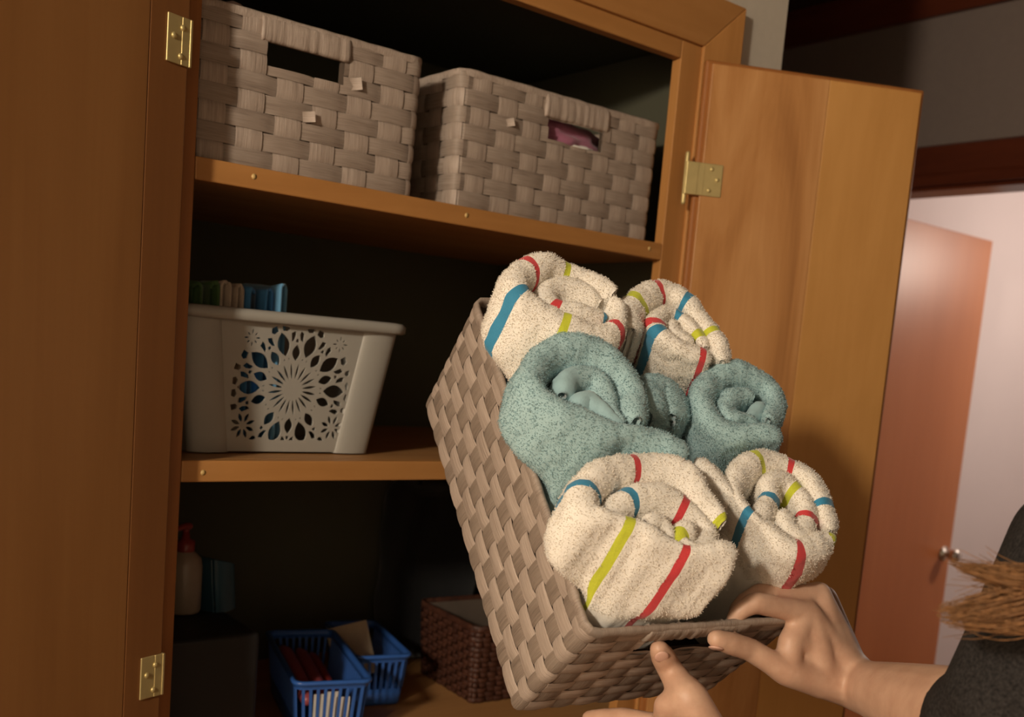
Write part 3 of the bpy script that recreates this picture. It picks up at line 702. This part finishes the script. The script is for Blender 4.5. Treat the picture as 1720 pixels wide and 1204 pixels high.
tag(lump('small_pouch', (.445, .17, 1.130), (.035, .03, .017), M['black_cloth'], .15, seed=2), 'small black pouch lying on the black box', 'pouch')
def slot_basket(loc, rz, w_, d_, h_, label):
    r_ = tag(empty('slotted_basket', loc, (0, 0, rz)), label, 'basket', 'small blue baskets on the bottom shelf')
    tp = .007
    def lvl(z, o=0): k = tp*(1-z/h_); return rrect(w_/2-k-o, d_/2-k-o, .012-o*.5, 4)
    lv = [[(x, y, z) for x, y in lvl(z, o)] for z, o in ((.0005, .004), (.0, .001), (.004, 0), (h_*.32, 0), (h_*.32, .002), (.003, .002))]
    v, f, n = ringmesh(lv); b0 = len(v); ringb = [(x, y, .0005) for x, y in lvl(0, .004)]; ringt = [(x, y, .003) for x, y in lvl(0, .004)]
    v += ringb+ringt; k = len(ringb); f += [tuple(b0+i for i in range(k))[::-1], tuple(b0+k+i for i in range(k))]
    link('basket_tray', mesh_from('basket_tray', v, f), M['plastic_b'], r_)
    lv = [[(x, y, z) for x, y in lvl(h_, o)] for z, o in ((h_-.012, 0), (h_-.006, -.001), (h_-.005, -.0045), (h_-.001, -.0055), (h_+.001, -.003), (h_, .002), (h_-.012, .002), (h_-.012, 0))]
    v, f, n = ringmesh(lv); link('rim', mesh_from('rim', v, f), M['plastic_b'], r_)
    mb = MB()
    def rib(x, y, along):
        z0, z1 = h_*.31, h_-.010; a = .0021; t = .0010
        sx0 = (w_/2-tp*.69)/(w_/2); sy0 = (d_/2-tp*.69)/(d_/2)
        vv = []
        for z, kx, ky in ((z0, sx0, sy0), (z1, 1, 1)):
            for p in ((-1, -1), (1, -1), (1, 1), (-1, 1)):
                dx, dy = (p[0]*a, p[1]*t) if along == 'x' else (p[0]*t, p[1]*a); vv.append((x*kx+dx, y*ky+dy, z))
        mb.add((vv, [(0, 1, 5, 4), (1, 2, 6, 5), (2, 3, 7, 6), (3, 0, 4, 7)]))
    nx = max(4, int(w_/.0125)); ny = int(d_/.0125)
    for k in range(nx+1):
        x = -w_/2+.010+(w_-.020)*k/nx; rib(x, -d_/2+.001, 'x'); rib(x, d_/2-.001, 'x')
    for k in range(ny+1):
        y = -d_/2+.010+(d_-.020)*k/ny; rib(-w_/2+.001, y, 'y'); rib(w_/2-.001, y, 'y')
    mb.build('side_bars', M['plastic_b'], r_, False)
    return r_
g1 = (.735, .215, ZB+.001); a1 = math.radians(-16)
slot_basket(g1, a1, .104, .255, .096, 'blue slotted plastic basket in front, holding pink tubes and white papers')
slot_basket((.872, .300, ZB+.001), math.radians(-14), .086, .20, .084, 'blue slotted plastic basket behind, a beige card leaning over it')
def in1(p): 
    c, s = math.cos(a1), math.sin(a1); return (g1[0]+p[0]*c-p[1]*s, g1[1]+p[0]*s+p[1]*c, g1[2]+p[2])
for i, (x, dz, rr_, mt, lb) in enumerate(((-.030, .066, .0125, M['pink'], 'pink tube lying lengthwise at the left in the front blue basket'), (-.004, .062, .0105, M['pink'], 'pink tube lying in the middle of the front blue basket'), (.016, .056, .008, M['redcap'], 'thin red tube at the right in the front blue basket'))):
    mb = MB(); mb.add(capsule([in1((x, -.098, dz-.006)), in1((x, -.06, dz)), in1((x-.004, .06, dz+.012)), in1((x-.005, .085, dz+.013))], [rr_*.75, rr_, rr_, rr_*.5], 14))
    tag(mb.build('plastic_tube', mt), lb, 'tube', 'tubes in the front blue basket')
for i, (x, h_) in enumerate(((-.012, .074), (.004, .078), (.018, .070))):
    bm = bmesh.new(); bm_box(bm, (-.0105, -.0006, 0), (.0105, .0006, h_-.008), .0, 1); bmesh.ops.recalc_face_normals(bm, faces=bm.faces)
    me = bpy.data.meshes.new('paper_slip'); bm.to_mesh(me); bm.free(); o = link('paper_slip', me, M['paper'], None, False)
    p = in1((x, -.111-.0022*i+.004, .004)); o.location = p; o.rotation_euler = (0, 0, a1)
    tag(o, ('left', 'middle', 'right')[i]+' one of three white paper slips behind the bars of the front blue basket', 'paper', 'paper slips in the front blue basket')
o = box('note_card', (-.034, -.0008, 0), (.034, .0008, .088), M['card'], None, .0003); o.location = (.855, .292, ZB+.022); o.rotation_euler = (math.radians(-12), math.radians(-14), math.radians(-20))
tag(o, 'beige card standing tilted in the rear blue basket', 'card')
# tall black bag at the back on the right
bm = bmesh.new(); bm_box(bm, (0, 0, 0), (.17, .125, .315), .03, 4); bmesh.ops.subdivide_edges(bm, edges=list(bm.edges), cuts=3, use_grid_fill=True)
for vtx in bm.verts:
    p = vtx.co; s_ = 1-.18*sm(.2, .32, p.z); p.x = .085+(p.x-.085)*s_; vtx.co = p+Vector((noise.noise(p*14)*.010, noise.noise(p*14+Vector((5, 0, 0)))*.010, noise.noise(p*11+Vector((0, 9, 0)))*.008+.004))
me = bpy.data.meshes.new('bag_body'); bm.to_mesh(me); bm.free()
bag = tag(empty('fabric_bag', (.985, .365, ZB)), 'tall black fabric bag at the back of the bottom shelf', 'bag')
o = link('bag_body', me, M['black_cloth'], bag)
mb = MB(); mb.add(capsule([(.05, .06, .30), (.055, .06, .35), (.085, .06, .372), (.115, .06, .35), (.12, .06, .30)], [.006]*5, 8)); mb.build('bag_handle', M['black_cloth'], bag)
# dark wicker basket, bottom right
wk = tag(empty('wicker_basket', (1.068, .235, ZB+.001), (0, 0, math.radians(-4))), 'dark brown wicker basket half hidden behind the held basket', 'basket')
woven(wk, .160, .19, .128, 15, 40, .0022, M['wicker'], M['wicker'], M['wicker'], .016, .008, (), .0006, True, 4)

# ------------------------------------------------------------------ the held basket
Mb = Matrix([POSE['M'][i]+[POSE['B'][i]] for i in range(3)]+[[0, 0, 0, 1]])       # local: x width, y length, z out of the opening, origin at the front-left rim corner
HW, HL, HH = .235, .370, .156
def held(name, off=(0, 0, 0), **k):
    o = empty(name); o.matrix_world = Mb @ Matrix.Translation(off); return o
hb = tag(held('woven_basket', (HW/2, HL/2, -HH)), 'grey-brown woven basket full of rolled towels, held tilted in two hands', 'basket')
woven(hb, HW, HL, HH, 8, 46, .0009, M['raffia_l'], M['raffia_d'], M['raffia_m'], .012, .003, [(-.050, .046, HH-.046, HH-.017)], .0005, True, 5)

# ------------------------------------------------------------------ rolled towels
def resample(p, ds):
    p = np.array(p, float)
    for _ in range(2):       # corner cutting
        q = [p[0]]
        for a, b in zip(p[:-1], p[1:]): q += [a*.75+b*.25, a*.25+b*.75]
        q.append(p[-1]); p = np.array(q)
    L = np.r_[0, np.cumsum(np.linalg.norm(np.diff(p, axis=0), axis=1))]
    n = max(4, int(L[-1]/ds)); s = np.linspace(0, L[-1], n+1)
    return np.c_[np.interp(s, L, p[:, 0]), np.interp(s, L, p[:, 1])], s
TOWEL_INFO = dict(
  TL=('white rolled towel with coloured stripes, back left in the held basket', 'white', (.0125, .0095)),
  TR=('white rolled towel with coloured stripes, back right in the held basket', 'white', (.0130, .0110)),
  ML=('teal rolled towel with a deep hollow, middle left in the held basket', 'teal', (.0135, .0110)),
  MR=('teal rolled towel, middle right in the held basket', 'teal', (.0125, .0105)),
  FL=('white rolled towel with a long lime stripe, front left in the held basket', 'white', (.0135, .0125)),
  FR=('white rolled towel with a broad blue stripe, front right beside the hand', 'white', (.0130, .0110)))
WIDE = {('MR', 3): .021}
def towel(key, seed):
    ztop, lean, paths, stripes = TOWELS[key]; label, kind, (r0, r1) = TOWEL_INFO[key]
    root = held('rolled_towel', (0, 0, 0)); tag(root, label, 'towel', 'rolled towels in the held basket')
    mats = [M['white_terry'], M['red_band'], M['blue_band'], M['lime_band']] if kind == 'white' else [M['teal_terry'], M['teal_flat']]
    V, F, MI = [], [], []
    ds = .0018
    RS = [resample(p, ds) for p in paths]
    for pi, path in enumerate(paths):
        P2, s = RS[pi]; n = len(P2)
        lim = np.full(n, 1.0)
        for pj, (Q2, q) in enumerate(RS):
            D2 = np.linalg.norm(P2[:, None]-Q2[None], axis=2)
            if pi == pj: D2 = np.where(np.abs(s[:, None]-q[None]) < .045, 9, D2)
            lim = np.minimum(lim, D2.min(axis=1))
        r_all = np.full(n, WIDE[(key, pi)]) if (key, pi) in WIDE else np.clip(lim*.55+.0008, .0055, (r0 if pi == 0 else r1))
        kk = np.ones(9)/9; r_all = np.convolve(np.pad(r_all, 4, mode='edge'), kk, 'valid')
        t = np.gradient(P2, axis=0); t /= np.linalg.norm(t, axis=1)[:, None]+1e-9
        nr = np.c_[-t[:, 1], t[:, 0]]
        deep = -.115 if pi == 0 else .0
        base = len(V)
        nz = 26 if pi == 0 else 16; na = 11
        cols = None
        for k in range(n):
            r = r_all[k]; e = min(s[k], s[-1]-s[k])+.0004; re = r*math.sqrt(max(.02, 1-(1-min(1, e/r))**2))
            zt_ = ztop+.0075*noise.noise(Vector((s[k]*22, seed*3.1+pi, 0)))-(.006 if pi else 0)-(r-re)*.5
            prof = []
            for a in range(nz): prof.append((1, deep+(zt_-re-deep)*a/nz))
            for a in range(na+1):
                th = math.pi*a/na; prof.append((math.cos(th), zt_-re+re*math.sin(th)))
            for a in range(1, nz+1): prof.append((-1, zt_-re-(zt_-re-deep)*a/nz))
            for (o, z) in prof:
                bul = 1+.12*math.sin(min(1, max(0, (zt_-z)/.05))*math.pi)
                x = P2[k, 0]+nr[k, 0]*o*re*bul; y = P2[k, 1]+nr[k, 1]*o*re*bul
                lz = (z-ztop) if z > 0 else (-ztop+z*.25)
                x += lean[0]*lz; y += lean[1]*lz
                wgt = sm(.022, -.004, z) if False else 1-sm(-.004, .022, z)
                if wgt > 0:
                    x += (min(HW-.011, max(.011, x))-x)*wgt; y += (min(HL-.011, max(.011, y))-y)*wgt
                pnt = Vector((x, y, z))
                d1 = noise.noise(pnt*38+Vector((seed*7, 0, 0)))*.0026+noise.noise(pnt*95+Vector((0, seed*5, 0)))*.0015+noise.noise(pnt*330)*.0007
                V.append((x+nr[k, 0]*o*d1, y+nr[k, 1]*o*d1, z+d1*(1-abs(o))))
        m_ = 2*nz+na+1
        for k in range(n-1):
            mi = 0
            sm_ = (s[k]+s[k+1])/2
            if kind == 'white':
                for (ip, sp, c) in stripes:
                    if ip == pi and abs(sm_-sp) < .0038: mi = c
            else:
                if pi == 2 or (pi == 1 and key == 'ML' and sm_ > s[-1]-.03): mi = 1
            for a in range(m_-1):
                F.append((base+k*m_+a, base+k*m_+a+1, base+(k+1)*m_+a+1, base+(k+1)*m_+a)); MI.append(mi)
        for k in (0, n-1):     # close the two ends of the sheet
            for a in range(m_//2):
                b_ = m_-1-a
                if a+1 < b_-1: F.append((base+k*m_+a, base+k*m_+b_, base+k*m_+b_-1, base+k*m_+a+1)[::(1 if k else -1)]); MI.append(0)
    me = mesh_from('towel_sheet', V, F); 
    for m_ in mats: me.materials.append(m_)
    me.polygons.foreach_set('material_index', MI)
    link('towel_sheet', me, None, root)
    # terry loops: short bent blades standing on the pile
    me.calc_loop_triangles()
    nt_ = len(me.loop_triangles); tri = np.zeros(nt_*3, dtype=np.int32); me.loop_triangles.foreach_get('vertices', tri); tri = tri.reshape(-1, 3)
    pidx = np.zeros(nt_, dtype=np.int32); me.loop_triangles.foreach_get('polygon_index', pidx)
    co = np.zeros(len(me.vertices)*3, dtype=np.float32); me.vertices.foreach_get('co', co); co = co.reshape(-1, 3)
    mi = np.zeros(len(me.polygons), dtype=np.int32); me.polygons.foreach_get('material_index', mi)
    A, B_, C_ = co[tri[:, 0]], co[tri[:, 1]], co[tri[:, 2]]
    nn = np.cross(B_-A, C_-A); ar = np.linalg.norm(nn, axis=1)*.5; nn /= (2*ar[:, None]+1e-12)
    okm = ((A+B_+C_)[:, 2]/3 > -.004) & (mi[pidx] == 0)
    wgt = ar*okm; N = int(min(30000, wgt.sum()/1.4e-6))
    rs = np.random.RandomState(seed+11)
    ch = rs.choice(nt_, size=N, p=wgt/wgt.sum()); u = rs.rand(N, 1); v_ = rs.rand(N, 1); fl = (u+v_) > 1; u = np.where(fl, 1-u, u); v_ = np.where(fl, 1-v_, v_)
    p0 = A[ch]*(1-u-v_)+B_[ch]*u+C_[ch]*v_; n0 = nn[ch]
    d_ = n0+rs.normal(0, .50, (N, 3)); d_ /= np.linalg.norm(d_, axis=1)[:, None]
    sd = np.cross(d_, rs.normal(0, 1, (N, 3))); sd /= np.linalg.norm(sd, axis=1)[:, None]+1e-9
    ln = rs.uniform(.0008, .0019, (N, 1)); wdt = rs.uniform(.0002, .00038, (N, 1))
    mid = p0+d_*ln*.6; tip = p0+d_*ln+np.cross(sd, d_)*ln*.35
    VV = np.stack([p0-sd*wdt-d_*.0004, p0+sd*wdt-d_*.0004, mid+sd*wdt, mid-sd*wdt, tip+sd*wdt*.6, tip-sd*wdt*.6], 1).reshape(-1, 3)
    ix = np.arange(N)*6
    FF = np.concatenate([np.stack([ix, ix+1, ix+2, ix+3], 1), np.stack([ix+3, ix+2, ix+4, ix+5], 1)])
    pm_ = bpy.data.meshes.new('terry_pile'); pm_.vertices.add(len(VV)); pm_.vertices.foreach_set('co', VV.astype(np.float32).ravel())
    pm_.loops.add(FF.size); pm_.loops.foreach_set('vertex_index', FF.astype(np.int32).ravel())
    pm_.polygons.add(len(FF)); pm_.polygons.foreach_set('loop_start', (np.arange(len(FF))*4).astype(np.int32)); pm_.update(calc_edges=True); pm_.validate()
    o = link('terry_pile', pm_, M['white_pile' if kind == 'white' else 'teal_pile'], root, True); o['kind'] = 'stuff'
    return root
for i_, k_ in enumerate(('TL', 'TR', 'ML', 'MR', 'FL', 'FR')): towel(k_, i_+1)

# ------------------------------------------------------------------ the person
def jp(k): return Vector(J[k][0])
def jr(k): return J[k][1]
person = tag(empty('person', (.93, -1.0, 0)), 'person in a charcoal knit sweater with light brown hair holding the towel basket', 'person')
def ppart(o):
    o.parent = person; o.matrix_parent_inverse = Matrix.Translation((-.93, 1.0, 0)); return o
SHL, SHR = Vector(SHOULDER), Vector((1.08, -.80, 1.385))
body = MB()
def chain(keys, extra=None):
    body.add(capsule([jp(k) if isinstance(k, str) else k[0] for k in keys], [jr(k) if isinstance(k, str) else k[1] for k in keys], 16))
for h, sh in (('u', SHL), ('l', SHR)):
    for i in range(4):
        Mp, Pp, Tp = jp(f'{h}{i}M'), jp(f'{h}{i}P'), jp(f'{h}{i}T'); rm, rp, rt = jr(f'{h}{i}M'), jr(f'{h}{i}P'), jr(f'{h}{i}T')
        wr = jp(h+'w').lerp(Mp, .18) + (Mp-jp(h+'Palm')).normalized()*.004
        # metacarpal, then proximal, middle and distal phalanges with bends
        body.add(capsule([jp(h+'w').lerp(Mp, .12), wr.lerp(Mp, .5), Mp], [.0165, rm*1.12, rm], 14))
        dirn = (Pp-Mp).normalized(); dd = Pp+(Tp-Pp)*.55+dirn*.004
        body.add(capsule([Mp, Mp.lerp(Pp, .5), Pp], [rm*.98, (rm+rp)*.47, rp*1.02], 14))
        body.add(capsule([Pp, dd, Tp], [rp, rt*1.08, rt], 14))
    chain([h+'CMC', h+'TM']); chain([h+'TM', (jp(h+'TM').lerp(jp(h+'TI'), .5), (jr(h+'TM')+jr(h+'TI'))*.46), h+'TI']); chain([h+'TI', (jp(h+'TI').lerp(jp(h+'TT'), .6), jr(h+'TI')*.98), h+'TT'])
    # palm webbing
    body.add(capsule([jp(h+'Palm'), jp(h+'w')], [jr(h+'Palm'), .024], 16))
    body.add(capsule([jp(h+'CMC'), jp(h+'Palm')], [.017, .019], 14))
    body.add(capsule([jp(h+'TM').lerp(jp(h+'CMC'), .35), jp(h+'0M').lerp(jp(h+'Palm'), .3)], [.0095, .0115], 12))
    body.add(capsule([jp(h+'CMC'), jp(h+'w')], [.0165, .024], 14))
    body.add(capsule([jp(h+'TM'), jp(h+'Web')], [jr(h+'TM')*.95, jr(h+'Web')], 12)); body.add(capsule([jp(h+'Web'), jp(h+'0M')], [jr(h+'Web'), .0118], 12)); body.add(capsule([jp(h+'Web'), jp(h+'Palm')], [jr(h+'Web'), .018], 12))
    body.add(capsule([jp(h+'CMC'), jp(h+'CMC').lerp(jp(h+'0M'), .5), jp(h+'0M')], [.0165, .0165, .0125], 14))
    body.add(capsule([jp(h+'Palm'), jp(h+'1M')], [.023, .0135], 14))
    el = jp(h+'elb'); w0 = jp(h+'w')
    body.add(capsule([w0, w0.lerp(el, .12), w0.lerp(el, .45), w0.lerp(el, .75), el], [.0245, .0255, .033, .039, .040], 18))
    body.add(capsule([el, el.lerp(sh, .5), sh], [.041, .047, .052], 18))
hips = Vector((.945, -.86, .93)); chest = Vector((.942, -.85, 1.27)); neck = Vector((.945, -.85, 1.45)); head = Vector((.935, -.862, 1.585))
for a in (-.06, 0, .06):
    ax = (SHR-SHL).normalized()
    body.add(capsule([hips+ax*a*1.3, hips.lerp(chest, .5)+ax*a, chest+ax*a*1.3, chest+ax*a+Vector((0, 0, .10))], [.115, .095, .105, .07], 18))
body.add(capsule([SHL, neck-Vector((0, 0, .05)), SHR], [.05, .06, .05], 16))
body.add(capsule([neck-Vector((0, 0, .06)), head-Vector((0, 0, .03))], [.052, .048], 16))
fwd = Vector((-.45, .89, 0)).normalized(); sidev = Vector((.89, .45, 0)); upv = Vector((0, 0, 1))
hm = Matrix.Translation(head) @ Matrix((( sidev.x, fwd.x, 0, 0), (sidev.y, fwd.y, 0, 0), (0, 0, 1, 0), (0, 0, 0, 1)))
body.add(sphere_data((0, -.012, .03), (.074, .092, .088), 24, 16), hm); body.add(sphere_data((0, .018, -.045), (.055, .066, .062), 20, 12), hm)
body.add(capsule([(0, .078, .012), (0, .094, -.012), (0, .100, -.024)], [.008, .0105, .012], 10), hm)          # nose
body.add(capsule([(-.020, .076, -.055), (0, .084, -.054), (.020, .076, -.055)], [.005, .0065, .005], 10), hm)   # lips
body.add(capsule([(-.017, .073, -.064), (0, .081, -.065), (.017, .073, -.064)], [.005, .007, .005], 10), hm)
for s_ in (-1, 1): body.add(sphere_data((s_*.076, -.012, -.005), (.010, .020, .031), 12, 8), hm)                # ears
for s_ in (-1, 1):
    hp = hips+(SHR-SHL).normalized()*s_*.085; kn_ = hp+Vector((.01, .03, -.43)); an = kn_+Vector((.0, -.03, -.42))
    body.add(capsule([hp, hp.lerp(kn_, .5), kn_, kn_.lerp(an, .35), an], [.088, .076, .055, .055, .036], 16)); body.add(capsule([an-Vector((0, 0, .035)), an+fwd*.15-Vector((0, 0, .05))], [.038, .028], 12))
bo = ppart(body.build('body', M['skin']))
rm_ = bo.modifiers.new('fuse', 'REMESH'); rm_.mode = 'VOXEL'; rm_.voxel_size = .0026; rm_.use_smooth_shade = True
s__ = bo.modifiers.new('soften', 'SMOOTH'); s__.factor = .5; s__.iterations = 5
for s_ in (-1, 1):
    mb = MB(); mb.add(sphere_data((s_*.031, .066, .012), .0125, 14, 10), hm); ppart(mb.build('eye', M['eye']))
# thumbnails
def nailplate(tip, ip, out):
    t = (tip-ip).normalized(); o_ = (out-t*out.dot(t)).normalized(); s_ = t.cross(o_)
    m_ = Matrix.Identity(4)
    for i in range(3): m_[i][0], m_[i][1], m_[i][2], m_[i][3] = t[i], s_[i], o_[i], (tip+o_*.0078-t*.001)[i]
    mb = MB(); mb.add(sphere_data((0, 0, 0), (.0072, .0062, .0016), 14, 8), m_); ppart(mb.build('thumbnail', M['nailskin']))
yl = Vector([POSE['M'][i][1] for i in range(3)]); zl = Vector([POSE['M'][i][2] for i in range(3)])
nailplate(jp('lTT'), jp('lTI'), -yl)
nailplate(jp('uTT'), jp('uTI'), -yl-zl*.5)
# sweater with loose short sleeves
sw = MB()
for h, sh in (('u', SHL), ('l', SHR)):
    el = jp(h+'elb'); w0 = jp(h+'w'); hem = el.lerp(w0, .10)
    sw.add(capsule([hem, el, el.lerp(sh, .5), sh], [.050, .056, .060, .066], 20))
for a in (-.06, 0, .06):
    ax = (SHR-SHL).normalized(); sw.add(capsule([hips+ax*a*1.4-Vector((0, 0, .02)), hips.lerp(chest, .5)+ax*a*1.1, chest+ax*a*1.35, chest+ax*a+Vector((0, 0, .10))], [.128, .112, .120, .082], 18))
sw.add(capsule([SHL, neck-Vector((0, 0, .055)), SHR], [.066, .064, .066], 16))
so = ppart(sw.build('sweater', M['knit']))
rm_ = so.modifiers.new('fuse', 'REMESH'); rm_.mode = 'VOXEL'; rm_.voxel_size = .006; rm_.use_smooth_shade = True
s__ = so.modifiers.new('soften', 'SMOOTH'); s__.factor = .5; s__.iterations = 6
jn = MB()
for s_ in (-1, 1):
    hp = hips+(SHR-SHL).normalized()*s_*.085; kn_ = hp+Vector((.01, .03, -.43)); an = kn_+Vector((.0, -.03, -.40))
    jn.add(capsule([hp, hp.lerp(kn_, .5), kn_, an], [.105, .088, .068, .060], 18))
ppart(jn.build('trousers', M['jeans']))
# hair: cap plus falling locks
def hair_strands(name, n, fn, mat):
    V, F = [], []
    rs = random.Random(5)
    for k in range(n):
        pts, w0, w1 = fn(rs, k/n); m_ = len(pts); side = None; b = len(V)
        for i, p in enumerate(pts):
            t = (pts[min(m_-1, i+1)]-pts[max(0, i-1)]).normalized()
            if side is None: side = t.cross(Vector((rs.gauss(0, 1), rs.gauss(0, 1), rs.gauss(0, 1)))).normalized()
            side = (side-t*side.dot(t)).normalized(); nn_ = t.cross(side); w_ = w0+(w1-w0)*i/(m_-1)
            for q in range(3):
                a = 2*math.pi*q/3; V.append(p+(side*math.cos(a)+nn_*math.sin(a))*w_)
        for i in range(m_-1):
            for q in range(3): F.append((b+i*3+q, b+i*3+(q+1) % 3, b+(i+1)*3+(q+1) % 3, b+(i+1)*3+q))
    o = link(name, mesh_from(name, V, F), mat); return ppart(o)
def lock(rs, u):
    a = rs.uniform(-2.7, 2.7)             # angle round the head, 0 = back
    c0 = rs.uniform(.006, .05); p0 = hm @ Vector((math.sin(a)*c0, -math.cos(a)*c0-.01, .124-c0*.28)); pm = hm @ Vector((math.sin(a)*.070, -math.cos(a)*.082-.012, .090))
    p1 = hm @ Vector((math.sin(a)*.088, -math.cos(a)*.100-.012, .03))
    p2 = hm @ Vector((math.sin(a)*.092+rs.gauss(0, .006), -math.cos(a)*.098-.015, -.08))
    p3 = hm @ Vector((math.sin(a)*.095+rs.gauss(0, .012), -math.cos(a)*.095-.02, -.19+rs.uniform(-.03, .03)))
    return [p0, p0.lerp(pm, .55)+Vector((0, 0, .006)), pm, p1, p1.lerp(p2, .5), p2, p2.lerp(p3, .5), p3], .0018, .0006
hair_strands('hair', 1300, lock, M['hair'])
def fore(rs, u):
    i = 0 if rs.random() < .3 else 1; c1, tip0, spread, tspread = HAIRL[i]
    q = rs.gauss(0, 1); q = max(-2.3, min(2.3, q)); q2 = rs.gauss(0, 1)
    root = hm @ Vector((-.085+q2*.006, -.01+q*.012, -.05+rs.gauss(0, .02)))
    k = Vector(c1)+Vector((q2*.005, q2*.006, q*spread))
    tip = Vector(tip0)+Vector((q2*.004, q2*.005, q*tspread))
    tip = k.lerp(tip, .30+.75*rs.random()**.8) + (Vector((0, 0, rs.gauss(0, .006))) if rs.random() < .12 else Vector((0, 0, 0)))
    pts = []; sag = rs.gauss(0, .0015)-.002
    for t in range(5): pts.append(root.lerp(k, t/4)+Vector((0, 0, -.03*math.sin(math.pi*t/4))))
    for t in range(1, 9): pts.append(k.lerp(tip, t/8)+Vector((0, 0, sag*math.sin(math.pi*t/8))))
    return pts, .0007, .00018
hair_strands('hair_lock', 800, fore, M['hair'])
